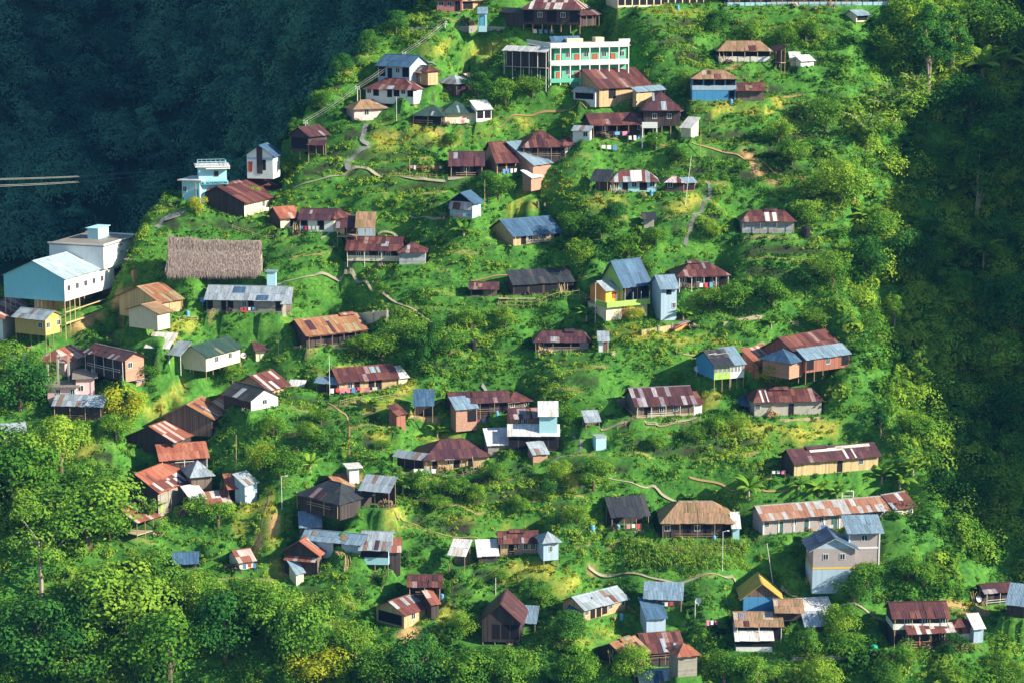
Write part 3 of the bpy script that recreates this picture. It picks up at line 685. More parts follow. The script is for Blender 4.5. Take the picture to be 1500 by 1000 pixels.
hh('s6','house','pink house with a pale striped hip roof above the concrete pillars',
 blk(94,545,131,531,14,18,'hip','redstripe','pink',C=(72,536),ops='..d',hf=0.7),short='pink striped roof house')
hh('s7','house','brown walled house with purple and white striped roof sheets and a lit brick end',
 blk(128,536,184,549,20,17,'gable','darkstripe','darkwood',D=4.2,gm='brick',gs='r',opr='w.',ops='.o..',pitch=25),
 blk(152,514,192,524,12,16,'gable','stripe','wood',D=4.2,gm='tan',gs='r',pitch=25),short='purple and white striped roofs')
hh('s8','shed','small brick shed with a silver roof under the purple striped roofs',
 blk(200,573,219,567,14,8,'shed','silver','brick',C=(186,563)),cat='shed')
hh('s9','shelter','open white fronted shelter with a pale flat roof',
 blk(214,520,247,522,11,4,'shed','white','cream',open=1,D=3.5),cat='shelter')
hh('s10','shelter','narrow open shed with white posts right of the pale flat roofed shelter',
 blk(248,543,265,545,24,3,'shed','silver','darkwood',open=1,D=3,post='post_white'),cat='shelter')
hh('s11','concrete_building','pink and white concrete house with a dark ribbed flat roof',
 blk(112,585,139,584,31,5,'flat','slab','pink',C=(66,575),ops='w.'),blk(70,586,112,586,20,5,'flat','slab','pink',D=4,ops='.w.w'),cat='building',short='pink and white concrete house')
hh('s12','wooden_house','dark plank house under a thin silvery roof at the left',
 blk(81,613,150,615,20,9,'gable','silver','darkwood',ops='.....',D=4.5),short='dark plank house at the left')
hh('s13','house','cream stilt house with two small windows and a dark green roof',
 blk(302,543,352,529,20,24,'gable','green','cream',C=(285,532),ops='.w.w.',S=10,pitch=25),blk(375,528,393,527,15,15,'gable','purple','cream',C=(355,524),S=16),short='cream stilt house')
hh('s14','wooden_house','long house with an orange rust and green tinged roof and ridge vent',
 blk(449,509,535,499,17,24,'gable','orange','darkwood',C=(427,498),ops='..oooo.',vent=(0.72,0.97),vm='red',pitch=27,porch=(0,1,1.0,0.35,'rust')),short='orange rust long roof')
hh('s15','wooden_house','long brown roofed house with white stones along its yard and a blue lean-to',
 blk(497,577,581,570,17,22,'gable','rust','tan',C=(482,567),ops='.wd.oo..',gm='darkwood'),blk(463,574,495,577,14,8,'shed','sky','darkwood',open=1),
 blk(584,570,597,568,16,3,'shed','white','cream',D=2.5),short='brown roofed house with blue lean-to')
hh('s16','house','navy roofed house with a small white gable front and rust awning',
 blk(328,590,368,601,13,22,'gable','dark','darkwood',D=6,gm='white',gs='r',opr='.w.',ov=0.5,pitch=28),
 blk(392,585,422,577,13,19,'gable','stripe','tan',C=(372,570)),blk(424,577,444,578,12,4,'shed','white','darkwood',open=1),short='navy roofed house')
hh('s17','house','tan and rust roofed cluster with a dark weathered gable',
 blk(310,629,330,617,15,13,'gable','orange','darkwood',C=(262,613),gm='wood',pitch=26),blk(338,618,365,605,20,18,'gable','red','cream',C=(318,606),ops='o.'),short='tan and rust roofed cluster')
hh('s18','wooden_house','low red sheet roofed house with a pale pinkish slope and blue tarpaulin in its gable',
 blk(253,656,280,646,9,16,'gable','redstripe','darkwood',C=(205,642),gm='darkwood',pitch=24),short='low red sheet roof')
hh('s19','wooden_house','red roofed house half hidden behind the big timber house',
 blk(236,681,303,676,7,24,'gable','red','darkwood',D=6.5,pitch=28),short='red roofed half hidden house')
hh('s20','wooden_house','big timber house with orange red upper roof and a sunlit grey board wall',
 blk(232,757,278,737,36,22,'gable','red','greywood',C=(186,742),gm='darkwood',opl='',ops='d....',pitch=30,dm='wall_lime'),
 blk(232,757,290,732,38,10,'shed','stripe','greywood',D=2.2,dz=-0.0),short='big timber house')
hh('s21','wooden_house','dark plank shed under a silver blue pyramid roof',
 blk(281,722,311,719,24,23,'hip','silver','wood',C=(264,712),pitch=32),short='silver blue pyramid roof')
hh('s22','shelter','small rust awning on posts right of the big timber house',
 blk(335,738,357,736,22,8,'shed','red','darkwood',open=1,D=3),cat='shelter')
hh('s23','shed','blue tin box shed with a pale roof at the right of the timber yard',
 blk(359,737,377,732,26,5,'shed','silver','tinblue',D=2.5),cat='shed')
hh('s24','shelter','low table like shelter with a half white, half rust sheet roof',
 blk(303,752,338,748,12,7,'shed','redstripe','tan',open=1,D=2.5,S=4),cat='shelter')
hh('s24b','shelter','pale board canopy next to the grey board wall',
 blk(279,745,300,741,15,4,'shed','white','darkwood',open=1,D=2.5),cat='shelter')
hh('s25','shelter','pink and white striped canopy on tall posts over a timber deck',
 blk(201,783,237,772,18,24,'shed','redstripe','bamboo',open=1,C=(184,772),pitch=20,S=18,back=0),cat='shelter',short='striped canopy')
hh('s26','house','pink striped roof with a cream end wall sunk among the trees',
 blk(351,834,371,831,11,20,'gable','redstripe','cream',C=(322,826),pitch=26),short='pink striped roof among the trees')
hh('s27','shed','dark blue roofed shed almost buried in the trees',
 blk(256,832,288,831,7,10,'gable','blue','darkwood',D=4),cat='shed')
hh('s28','wooden_house','dark netted hip roofed house with an orange rust roof behind it',
 blk(438,736,498,751,13,26,'hip','dark','darkwood',pitch=27),blk(500,728,524,722,12,22,'gable','orange','darkwood',C=(483,716),ops='o'),
 blk(528,741,570,745,24,8,'shed','silver','darkwood',open=1,D=3),short='dark netted roof')
hh('s29','water_tank_house','small white tank shed with a flat white roof by the dirt yard',
 blk(512,698,526,697,13,3,'flat','white','white',D=2.4,ov=0.6),cat='shed')
hh('s30','wooden_house','wide dark purple hip roofed house with an arched white roof frame on its right',
 blk(622,690,716,684,17,27,'hip','purple','tan',ops='.o.wo.o..',porch=(0,0.75,0.9,0.3,'darkstripe')),blk(578,684,622,690,16,8,'shed','silver','darkwood',open=1),short='wide dark purple roof')
hh('s31','house','long brown purple roofed house with a red hip wing in the middle of the village',
 blk(661,606,745,603,15,22,'gable','purple','darkwood',C=(648,598),ops='..oo.o'),blk(745,603,776,600,14,14,'hip','rust','wood',ops='w.w',trim='white'),
 blk(668,622,699,619,22,8,'shed','sky','brick',D=2.6,own=1,ops='.o'),short='long brown purple roof')
hh('s32','house','two tier house with a striped purple roof, pale blue plastic wall and lower white roof',
 blk(749,628,790,626,15,16,'gable','darkstripe','brick',ops='.ww..',D=4,S=2),blk(790,633,816,633,24,7,'shed','white','ltblue',D=3),
 blk(745,660,818,660,22,10,'shed','white','darkwood',D=2.2,own=1,ops='ooooo'),short='two tier striped roof house')
hh('s33','hut','tiny silver roofed pen below the two tier house',
 blk(781,677,802,675,11,7,'shed','silver','brick',D=2.5,S=3),cat='hut')
hh('s34','shelter','blue tarpaulin shack with leaning planks left of the long brown purple roof',
 blk(607,614,634,614,20,8,'shed','blue','darkwood',open=1,D=3.5),cat='shack')
hh('s35','shed','rust red tin outhouse left of the blue tarpaulin shack',
 blk(581,624,594,621,16,3,'shed','rust','rustwall',D=2),cat='outhouse')
hh('s36','wooden_house','weathered plank house with dark streaked roof and pale ledge right of the green meadow',
 blk(932,612,1016,608,17,18,'gable','darkstripe','wood',C=(904,598),ops='.o.w.w..',bands=[(0,0.2,'plank')]),blk(1017,607,1028,606,15,3,'shed','rust','white',D=2.5),short='streaked roof plank house')
hh('s37','house','grey walled house with a pinkish rust hip roof, white streaks and a small vent',
 blk(1105,609,1203,606,20,19,'hip','rust','concrete',ops='w....d....',vent=(0.25,0.55),hf=0.5,patch=[(0.12,0.15,0.02,0.9),(0.2,0.22,0.02,0.9)],pm='white'),
 blk(1078,600,1104,604,8,14,'shed','blue','darkwood',open=1),short='grey walled house with rust hip roof')
hh('s38','wooden_house','navy hip roofed house with turquoise wall, green fence boards and broken roof frame',
 blk(1046,555,1070,553,19,20,'gable','dark','lime',C=(986,546),gm='blue',S=14,ops='wwww',pitch=25),blk(1070,553,1090,551,18,9,'shed','sky','white',D=4,S=14,ops='wwww'),short='navy roof with green boards')
hh('s39','wooden_house','low house with a white streaked pink tin roof between two larger houses',
 blk(1110,545,1147,538,9,9,'shed','redstripe','rustwall',D=4),short='white streaked pink tin roof')
hh('s40','wooden_house','large purple red roofed house with a pale blue front awning on stilts',
 blk(1168,541,1232,528,19,25,'gable','rust','rustwall',C=(1118,530),S=6,ops='.o..w.',pitch=29),
 blk(1156,548,1176,543,16,15,'hip','blue','brick',C=(1130,538)),blk(1180,545,1244,536,18,7,'shed','sky','rustwall',D=2.2,ops='o.w.o',S=8),short='large purple red roof at the right')
hh('s41','wooden_house','low purple roofed house with an open porch beside the white outhouse',
 blk(784,514,862,514,13,17,'hip','purple','greywood',ops='oOOOO.',hf=0.5,vent=(0.55,0.75)),short='low purple roofed house with porch')
hh('s42','outhouse','white tin outhouse with reddish door right of the low purple roof',
 blk(877,515,891,515,15,3,'shed','silver','white',D=2,ops='.d',dm='wall_rustwall'),cat='outhouse',short='white tin outhouse')
hh('s43','wooden_house','brown hip roofed house with white posts on the slope above the blue walled house',
 blk(993,422,1066,420,17,21,'hip','rust','wood',ops='wowdwo',pitch=27,vent=(0.25,0.5),porch=(0,1,0.9,0.3,'rust'),post='post_white'),short='brown hip roof above the blue wall')
hh('color','house','steep steel blue roofed house with yellow and orange wing, lime balcony and pale base',
 blk(887,447,912,444,20,6,'gable','silver','orange',D=5,ov=0.5,ops='.w.',gm='orange',frame='door_red',bands=[]),
 blk(912,446,950,441,24,44,'gable','blue','darkwood',D=6.5,pitch=50,ops='o.o',gm='lime'),
 blk(888,470,948,464,19,2,'flat','slab','cream',D=6.8,ov=0.1,own=1),
 blk(968,460,991,459,36,18,'gable','sky','tinblue',own=1,D=6,pitch=30,ops='.O./..w',frame='frame_white'),short='steep steel blue roof')
hh('s44','shed','small shed with tan striped roof and orange board front below the colourful house',
 blk(989,485,1006,482,11,11,'shedr','mix','orange',C=(967,478),pitch=-14),cat='shed')
hh('s45','hut','low dark stone walled hut with a long dark roof beside the boardwalk',
 blk(752,433,840,428,15,5,'shed','dark','darkwood',ops='oooo',D=3.5),cat='hut',short='low dark hut by the boardwalk')
hh('s46','hut','tiny dark twig hut left of the low dark hut',
 blk(690,434,728,434,10,6,'gable','purple','wood',D=3,ops='o.'),cat='hut')
hh('s47','wooden_house','large brown roofed barn with long white sheets on its roof and a pale board wall',
 blk(1163,697,1286,686,19,32,'gable','purple','bamboo',C=(1132,688),ops='......d..w..',gm='darkwood',patch=[(0.24,0.62,0.66,0.86),(0.55,0.94,0.76,0.95),(0.6,0.63,0.05,0.7),(0.7,0.72,0.05,0.7)],vent=(0.2,0.45),dm='dark',pitch=29),short='barn with white roof sheets')
hh('school','school','very long school like building with patchy orange and silver roof and white columns',
 blk(1118,783,1295,768,23,24,'gable','school','mauve',C=(1096,773),ops='w.d.w.d.w.d.w.d.w.',dm='door_green',ov=1.0,corner='post_white',nc=9),
 blk(1308,768,1337,763,23,21,'gable','mix','cream',D=6,ops='w.w'),cat='building',short='long patchy orange roof')
hh('b1','house','narrow two storey mauve house with a pale blue roof in front of the school',
 blk(1243,828,1287,827,49,19,'shed','sky','mauve',C=(1231,820),ops='.w./...',D=7,ov=0.9,pitch=20,bands=[(0.48,0.53,'white_tile')],corner='post_white',gm='tinblue'),short='narrow two storey mauve house')
hh('b2','house','two storey mauve house with blue gabled roof and a yellow ledge between floors',
 blk(1190,858,1251,857,52,26,'gablef','blue','mauve',C=(1166,842),ops='.w.w./.....',opl='www/www',ov=0.8,pitch=27,bands=[(0.455,0.5,'yellowband'),(-0.2,0.44,'wall_tinblue')],gm='tinblue',trim='white'),short='blue gabled mauve house')
hh('b3','wooden_house','gabled house whose right slope is golden yellow and left slope greenish',
 blk(1089,886,1142,886,8,30,'gablef','yellow','blue',D=6,gm='wood',pitch=38,ops='...'),
 blk(1138,898,1174,898,2,17,'gable','tan','darkwood',D=5,pitch=24),
 blk(1079,938,1144,938,22,16,'gable','tan','darkwood',own=1,D=5.5,pitch=24,ops='oooo'),short='golden yellow gabled roof')
hh('b4','shed','black shed with a corrugated white front sheet below the golden yellow roof',
 blk(1078,957,1131,957,20,5,'shed','white','white',D=3,bands=[(0.5,1.0,'dark')]),cat='shed')
hh('b5','shed','low cluttered sheds with white sheet roofs right of the golden yellow roof',
 blk(1150,915,1220,910,12,6,'shed','white','darkwood',ops='o.oo',D=3),blk(1180,925,1208,924,8,5,'shed','silver','darkwood',D=2.5),cat='shed')
hh('b6','house','two storey rust roofed house with a white balcony band and a lower rust awning',
 blk(1308,946,1386,944,42,28,'gable','rust','darkwood',C=(1281,932),bands=[(0.55,0.74,'white_tile')],ops='.wow.w/o.o.ow',pitch=30,hf=0.5),
 blk(1330,950,1396,946,22,14,'shed','stripe','darkwood',D=1.2,open=1),short='two storey rust roofed house')
hh('b7','cottage','small house with a brown hip roof, red shutters and white base',
 blk(1396,938,1424,936,21,17,'hip','rust','rustwall',C=(1386,932),bands=[(0,0.4,'white_tile')],ops='.w.w',frame='frame_brown'),blk(1426,941,1440,940,21,3,'shed','white','tinblue',D=2.5),short='brown hip roof cottage')
hh('b8','wooden_house','dark gabled house at the right edge with rust and broken blue roof sheets',
 blk(1442,885,1482,881,17,21,'gable','darkstripe','darkwood',C=(1388,882),ops='.o.',pitch=27),blk(1474,902,1500,905,18,9,'shed','sky','darkwood',D=4),short='dark gabled house at the right edge')
hh('b9','house','tan house with pale silver roof, row of doorways and blue lean-to at its left',
 blk(855,909,916,893,17,25,'gable','silver','tan',C=(832,896),ops='wddow.w',trim='rust',pitch=25),blk(833,903,853,907,12,10,'shed','blue','tan',D=2.5,open=1),short='tan house with pale silver roof')
hh('b10','shed','long pale blue sheet roof on posts in the shaded yard',
 blk(944,888,998,890,12,6,'shed','sky','darkwood',open=1,D=3),cat='shed',short='long pale blue sheet roof')
hh('b11','hut','small blue roofed hut with a white drainpipe in the shaded yard',
 blk(947,919,975,917,13,10,'shed','blue','tinblue',D=4),cat='hut',short='small blue roofed hut')
hh('b12','wooden_house','L shaped house with orange brown roofs and a lit board end wall',
 blk(914,976,946,966,14,18,'gable','orange','bamboo',C=(880,962),ops='w.w.w',vent=(0.35,0.85),gm='darkwood',pitch=25),
 blk(946,966,1000,962,10,28,'gable','rust','darkwood',D=7,pitch=28),
 blk(993,991,1021,988,31,16,'hip','red','greywood',C=(978,980),pitch=26),short='L shaped orange brown roof')
hh('b13','house','silver and rust striped roof house with a bright tan wall and woodpile',
 blk(592,920,636,904,20,20,'gable','mix','tan',C=(560,906),ops='.w...',opl='o',pitch=25),short='silver and rust striped roof')
hh('b14','wooden_house','purple roofed shed with dark lattice front behind the silver and rust striped roof',
 blk(600,872,645,872,14,13,'gable','rust','darkwood',D=4,ops='ooo'),blk(632,905,643,903,20,4,'shed','redstripe','darkwood',D=2.5,own=1),short='purple roofed lattice shed')
hh('b15','wooden_house','dark gable fronted house with smoke blue roof and brown right slope',
 blk(706,938,761,940,26,28,'gablef','purple','darkwood',D=8,gm='darkwood',ops='.ooo',S=4),blk(762,925,784,926,14,4,'shed','sky','darkwood',open=1,D=3),short='dark gable fronted house')
hh('b16','house','brown roofed house with a pale blue tower like end wall on posts',
 blk(733,813,786,812,18,24,'gable','rust','tan',C=(712,803),ops='.dwww',gm='darkwood',vent=(0.25,0.7)),
 blk(796,820,818,818,26,18,'hip','silver','tinblue',C=(784,812),ops='.w.',own=1,S=9),short='house with pale blue tower end')
hh('b17','hut','hut of bare timber poles with a pale sheet roof beside the path',
 blk(658,832,681,834,20,5,'shed','white','wood',open=1,D=3),cat='hut',short='bare pole hut')
hh('b18','shed','low white sheet roofed coop in front of the brown roofed house',
 blk(701,824,729,823,10,6,'shed','white','darkwood',D=3),cat='coop')
hh('b19','shack','dark open shack with blue barrels and washing on a white banked ledge',
 blk(896,776,950,773,19,3,'shed','dark','darkwood',open=1,D=4),cat='shack',short='dark open shack')
hh('b20','wooden_house','brown hip roofed dark house with a tan front wing above the corn rows',
 blk(970,787,1072,787,22,30,'hip','tan','darkwood',ops='w.owo.o',pitch=30,hf=0.75),blk(1038,786,1072,786,20,13,'hip','orange','darkwood',D=3),blk(1073,789,1083,789,16,4,'shed','white','ltblue',D=3),short='brown hip roof above the corn')
hh('b21','house','red brown roofed house with patched lower eave and brown plank side',
 blk(465,840,494,820,27,28,'gable','red','wood',C=(415,836),gm='darkwood',pitch=32),short='red brown roof by the blue roofed house')
hh('b22','shed','little shed with a pale blue lid below the red brown roof',
 blk(434,857,445,855,17,3,'shed','sky','cream',D=2.5),cat='shed')
hh('b23','house','pale blue tin roofed house with a taller right block and dark balcony window',
 blk(445,803,530,811,14,17,'gable','sky','tinblue',D=3.6,ops='...o..'),blk(529,825,569,826,21,22,'gable','silver','ltblue',D=8,own=1,ops='O',S=14,pitch=24,dm='dark'),
 blk(571,832,586,832,24,12,'shed','redstripe','darkwood',D=2.5,own=1),blk(440,780,470,779,8,6,'shed','sky','wood',D=3,own=1),short='pale blue tin roofed house')
hh('b24','hut','tiny far hut with a pale roof on the forest edge at the top right',
 blk(1254,32,1272,31,8,8,'gable','sky','cream',D=3,ops='o',S=2),cat='hut')
hh('b25','shed','white and tan clutter shed at the end of the rust tan roofed house',
 blk(1158,97,1172,97,9,3,'shed','white','cream',D=2),blk(1173,98,1192,97,7,3,'shed','white','white',D=1.5),cat='shed')
hh('b26','tank_house','white blue box tank on the bank beside the steps',
 blk(873,659,888,658,18,2,'flat','silver','ltblue',D=2,ov=0.1),cat='tank')
hh('b27','hut','little silver roofed hut of dark poles at the end of the streaked roof house terrace',
 blk(858,626,878,625,8,6,'shed','silver','wood',D=2.2,open=1),cat='hut')
hh('b28','shed','low pale sheet roof between the wide dark purple roof and the two tier house',
 blk(715,657,758,655,5,8,'shed','white','greywood',D=3.5),cat='shed')
hh('b29','outhouse','pale blue tank shed standing below the thatched roof',
 blk(391,416,404,416,17,3,'flat','sky','ltblue',D=1.6,ov=0.25),cat='outhouse')
hh('b30','house','white house end with a brown roof cut by the left edge above the bamboo poles',
 blk(-20,362,7,361,30,6,'gable','rust','white',D=6,opr='w'),short='white house end at the left edge')
hh('b31','shed','silver sheet roof just entering the bottom edge of the picture',
 blk(940,1012,1014,1008,10,12,'gable','silver','darkwood',D=5),cat='shed')
hh('b32','shed','small pale shed with a white roof at the left edge below the trees',
 blk(6,648,36,646,16,5,'gable','silver','cream',D=3,ops='.w'),cat='shed')
hh('b33','shed','small pale stone hut half hidden in scrub above the blue gable roof',
 blk(943,334,958,334,13,4,'gable','dark','concrete',D=2.5),cat='shed')
hh('b34','shed','grey tin shack and leaning planks below the thatch on the far right ledge',
 blk(866,280,890,281,14,5,'shed','dark','wood',D=3,open=1),cat='shack')
# ---- extra parts on particular buildings
def local(key,i): return X[key][1][i]['_']
def extra(key,i,name,mb,mats):
    I=local(key,i); return mb.build(name,mats,I[9],I[7],I[8])
I=local('green',0); W,D,h=I[3],I[4],I[5]
for zz,nm in ((h/2,'wall_white'),(h,'wall_white')):
    q=MB(); q.box(-1.3,-1.3,zz-0.12,W+0.1,0,zz+0.05); q.box(-1.3,-1.3,zz-0.1,0,D+0.1,zz+0.04)
    q.box(-1.35,-1.35,zz+0.08,W+0.1,-1.25,zz+0.95); q.box(-1.35,-1.25,zz+0.08,-1.25,D,zz+0.95); extra('green',0,'balcony',q,'wall_white')
q=MB(); q.box(-1.35,-1.35,0.0,W+0.1,-1.25,0.85); extra('green',0,'balcony',q,'wall_green')
for x in np.linspace(-1.3,W,9):
    q=MB(); q.box(x-0.1,-1.3,-0.5,x+0.1,-1.15,h); extra('green',0,'column',q,'post_white')
q=MB(); slope(q,(0,1.2,h+0.3),(1,0,0),(0,0.75,0.66),W*0.42,2.6,0,0); extra('green',0,'rooftop_shelter',q,['roof_blue','roof_blue'])
q=MB(); q.box(W*0.2,1,h+0.2,W*0.42,3,h+1.6); q.box(W*0.62,2,h+0.2,W*0.74,4,h+1.7); extra('green',0,'rooftop_room',q,'wall_cream')
q=MB(); q.box(W-2.2,-1.3,h+0.9,W+0.3,-1.1,h+1.5); extra('green',0,'roof_screen',q,'wall_white')
# blue house: railings, canopy, lettering, stair
I=local('blue',0); W,D,h=I[3],I[4],I[5]
q=MB(); 
for a,b_ in (((0,0),(W,0)),((W,0),(W,D)),((W,D),(0,D)),((0,D),(0,0))):
    for zz in (0.55,1.0): q.beam((a[0],a[1],h+zz),(b_[0],b_[1],h+zz),0.06,0.06)
    for t in np.linspace(0,1,7): q.bar((a[0]+(b_[0]-a[0])*t,a[1]+(b_[1]-a[1])*t,h),(a[0]+(b_[0]-a[0])*t,a[1]+(b_[1]-a[1])*t,h+1.0),0.04,4)
extra('blue',0,'roof_railing',q,'post_blue')
q=MB(); q.box(W*0.25,-1.3,h-0.3,W+0.6,0,h-0.15); extra('blue',0,'canopy',q,'white_tile')
q=MB(); q.box(-0.05,-0.9,h*0.47,W+0.2,0,h*0.52); q.box(-0.05,-0.95,h*0.47,W+0.2,-0.88,h*0.47+0.75); extra('blue',0,'balcony',q,'wall_teal')
tx=bpy.data.curves.new('lettering','FONT'); tx.body='LaL. ACHUNGDON'; tx.size=0.62; tx.extrude=0.02; tx.materials.append(MATS['cloth_dark'])
to=bpy.data.objects.new('lettering',tx); COL.objects.link(to); to.parent=I[9]; to.location=(0.15,-0.98,h*0.47+0.1); to.rotation_euler=(PI/2,0,0)
dg=bpy.context.evaluated_depsgraph_get(); me=bpy.data.meshes.new_from_object(to.evaluated_get(dg)); 
to2=link('lettering',me,I[9],(0.15,-0.99,h*0.47+0.12)); to2.rotation_euler=(PI/2,0,0); bpy.data.objects.remove(to)
to2.name='lettering'
# concrete building: roof box, parapet, dirt
I=local('conc',0); W,D,h=I[3],I[4],I[5]
q=MB(); q.box(-0.25,-0.25,h+0.2,W+0.25,-0.1,h+0.5); q.box(W+0.1,-0.1,h+0.2,W+0.25,D,h+0.5); q.box(-0.25,-0.1,h+0.2,-0.1,D+0.2,h+0.45); extra('conc',0,'parapet',q,'wall_white')
q=MB(); q.box(W*0.5,D*0.42,h+0.2,W*0.8,D*0.62,h+2.3); q.box(W*0.47,D*0.4,h+2.3,W*0.83,D*0.64,h+2.42); extra('conc',0,'stair_house',q,'wall_ltblue')
# yellow bank wall below concrete building
# stripes etc
for key,n in (('hall',7),):
    I=local(key,0); W,h=I[3],I[5]
    for x in np.linspace(0,W,8):
        q=MB(); q.box(x-0.05,-0.04,0,x+0.05,0.02,h-0.05); extra(key,0,'wall_batten',q,'wall_purpleband')
I=local('hall',0); W,D,h=I[3],I[4],I[5]
q=MB(); q.box(0.3,D*0.45,-5.5,W,D*0.5,-0.2); q.build('understorey_wall','wall_tan',I[9],I[7],I[8])
for zz in (-2.2,-4.4): 
    q=MB(); q.beam((0,0.02,zz),(W,0.02,zz+0.3),0.14,0.18); extra('hall',0,'brace',q,'post_tan')
for k_ in range(14): q=MB(); x=random.uniform(0.4,W-0.4); q.beam((x,D*0.43,-4.5),(x+random.uniform(-.8,.8),D*0.40,-0.4),0.16,0.12); extra('hall',0,'stacked_board',q,random.choice(['plank','post','wall_brick']))
# u10 white balcony on posts
I=local('u10',0); W=I[3]
q=MB(); q.box(-0.5,-2.6,-0.3,2.6,0,0.05); q.box(-0.5,-2.6,0.05,2.6,-2.5,0.9); extra('u10',0,'balcony',q,'white_tile')
for x in (-0.4,2.4): q=MB(); q.bar((x,-2.5,-5.0),(x,-2.5,-0.3),0.13,6); extra('u10',0,'balcony_post',q,'post_white')
# colourful house lime balcony, yellow front
I=local('color',0); W,h=I[3],I[5]; I1=local('color',1)
q=MB(); q.box(0.0,-0.06,0.0,W,-0.02,h); extra('color',0,'front_panel',q,'wall_yellow')
q=MB(); q.box(W*0.38,-0.14,h*0.4,W*0.62,-0.07,h*0.75); extra('color',0,'window',q,'door_red')
I=local('color',2); W,h=I[3],I[5]
q=MB(); q.box(-0.2,-0.75,h+0.1,W+0.2,-0.65,h+1.15); q.box(-0.3,-0.75,h+0.1,-0.2,4,h+1.1); extra('color',2,'balcony',q,'wall_lime')
for x in np.linspace(0,W,6): q=MB(); q.bar((x,-0.7,h),(x,-0.7,h+2.6),0.06,5); extra('color',2,'balcony_post',q,'post_blue')
q=MB(); q.box(W*0.38,-0.06,-0.5,W*0.42,0.0,h); q.box(W*0.42,-0.05,-0.5,W*0.56,0.0,h*0.95); extra('color',2,'door',q,'wall_rustwall')
# s30 arched white frame on the hip end
# s38 broken roof frame
I=local('s38',0); W,D,h=I[3],I[4],I[5]
q=MB()
for i in range(9):
    x=random.uniform(-1,W+1.5); y=random.uniform(D*0.2,D*0.7); a=random.uniform(-0.6,0.6)
    q.beam((x,y,h+1.4),(x+1.6*math.cos(a),y+1.6*math.sin(a),h+1.5+random.uniform(-.2,.3)),0.1,0.08)
extra('s38',0,'roof_frame',q,'post_white')
# l8 rust awning panel
I=local('l8',0); W,h=I[3],I[5]
q=MB(); slope(q,(0,-0.6,h*0.55),(1,0,0),(0,0.45,0.9),W,h*0.5,0,0); extra('l8',0,'awning',q,['roof_stripe','roof_stripe'])
I=local('l2',0); W,h=I[3],I[5]
q=MB(); q.box(W*0.38,-0.08,-0.3,W*0.6,0.0,h+W*0.3); extra('l2',0,'wall_strip',q,'wall_darkwood')
# b21 lower patched eave; s16 awning
I=local('b21',0); W,D,h=I[3],I[4],I[5]
q=MB(); slope(q,(-0.9,D-0.3,h*0.62),(0,-1,0),(0.85,0,0.5),D-0.3,1.1,0,0); extra('b21',0,'awning',q,['roof_redstripe','roof_redstripe'])
# ---------------- thatched barn
A=raycast(246,404); z=A[2]; B=onplane(381,402,z); C=onplane(232,396,z); u=(B-A)[:2]; W=float(np.linalg.norm(u)); u/=W; v=np.array([-u[1],u[0]]); D=6.0
root=bpy.data.objects.new('thatched_barn',None); COL.objects.link(root); root.location=A; root.rotation_euler=(0,0,math.atan2(u[1],u[0]))
tag(root,'long thatched barn with shaggy grey brown roof reaching almost to the ground','barn'); ALLH.append(('thatched barn',315,400,A))
kk=FPX/proj(*A)[2]; Hh=52/(kk*0.98); q=MB()
q.box(0.8,0.8,-1,W-0.8,D-0.8,1.6); q.build('wall','wall_darkwood',root)
nx=60; nv=12; V=[];F=[]
prof=[(-0.4,0.25),(-0.15,0.9),(0.5,2.0),(1.3,3.3),(2.2,4.6),(2.9,Hh),(3.5,Hh*0.97),(4.6,4.0),(6.2,1.0)]
for i in range(nx+1):
    x=-0.6+(W+1.0)*i/nx; en=0.5 if i in(0,nx) else 0
    sag=-0.35*math.sin(PI*i/nx)+vn(x,0,2.5,1)*0.5
    tp=1.08-0.2*i/nx+0.03*vn(i,0,7,2)
    for j,(yy,zz) in enumerate(prof): zz=zz*tp; V.append((x+random.uniform(-.06,.06)+(0.12*zz if i<6 else 0)*(1-i/6),yy+random.uniform(-.12,.12),max(0.1,zz+sag*(zz/Hh)+random.uniform(-.12,.12))))
k=len(prof)
for i in range(nx):
    for j in range(k-1): F.append((i*k+j,(i+1)*k+j,(i+1)*k+j+1,i*k+j+1))
F.append(tuple(range(k))[::-1]); F.append(tuple(nx*k+j for j in range(k)))
V0=list(V)
for t in range(9000):   # loose straws lying down the slope
    i=random.random()*W; j=random.random()**0.8*5; a=int(j); f=j-a; p=prof[a];p2=prof[min(a+1,k-1)]
    y=p[0]*(1-f)+p2[0]*f; zz=p[1]*(1-f)+p2[1]*f; tp=1.08-0.2*i/W+0.03*vn(i/W*60,0,7,2); zz*=tp; sag=(-0.35*math.sin(PI*i/W)+vn(i,0,2.5,1)*0.5)*(zz/Hh)
    d=Vector((0.25*random.uniform(-1,1),p[0]-p2[0],p[1]-p2[1])).normalized()*random.uniform(0.5,1.5); wd=random.uniform(0.04,0.13); n=len(V)
    o=Vector((i,y-0.10-random.random()*0.15,zz+0.12+sag+random.random()*0.15)); V+= [tuple(o),tuple(o+Vector((wd,0,0))),tuple(o+d+Vector((0,-0.12,0.02)))]; F.append((n,n+1,n+2))
link('thatch_roof',mkmesh('thatch_roof',V,F,'thatch'),root)
PADS.append((A[:2],u,W,D,z-0.05,'flat',0.6))
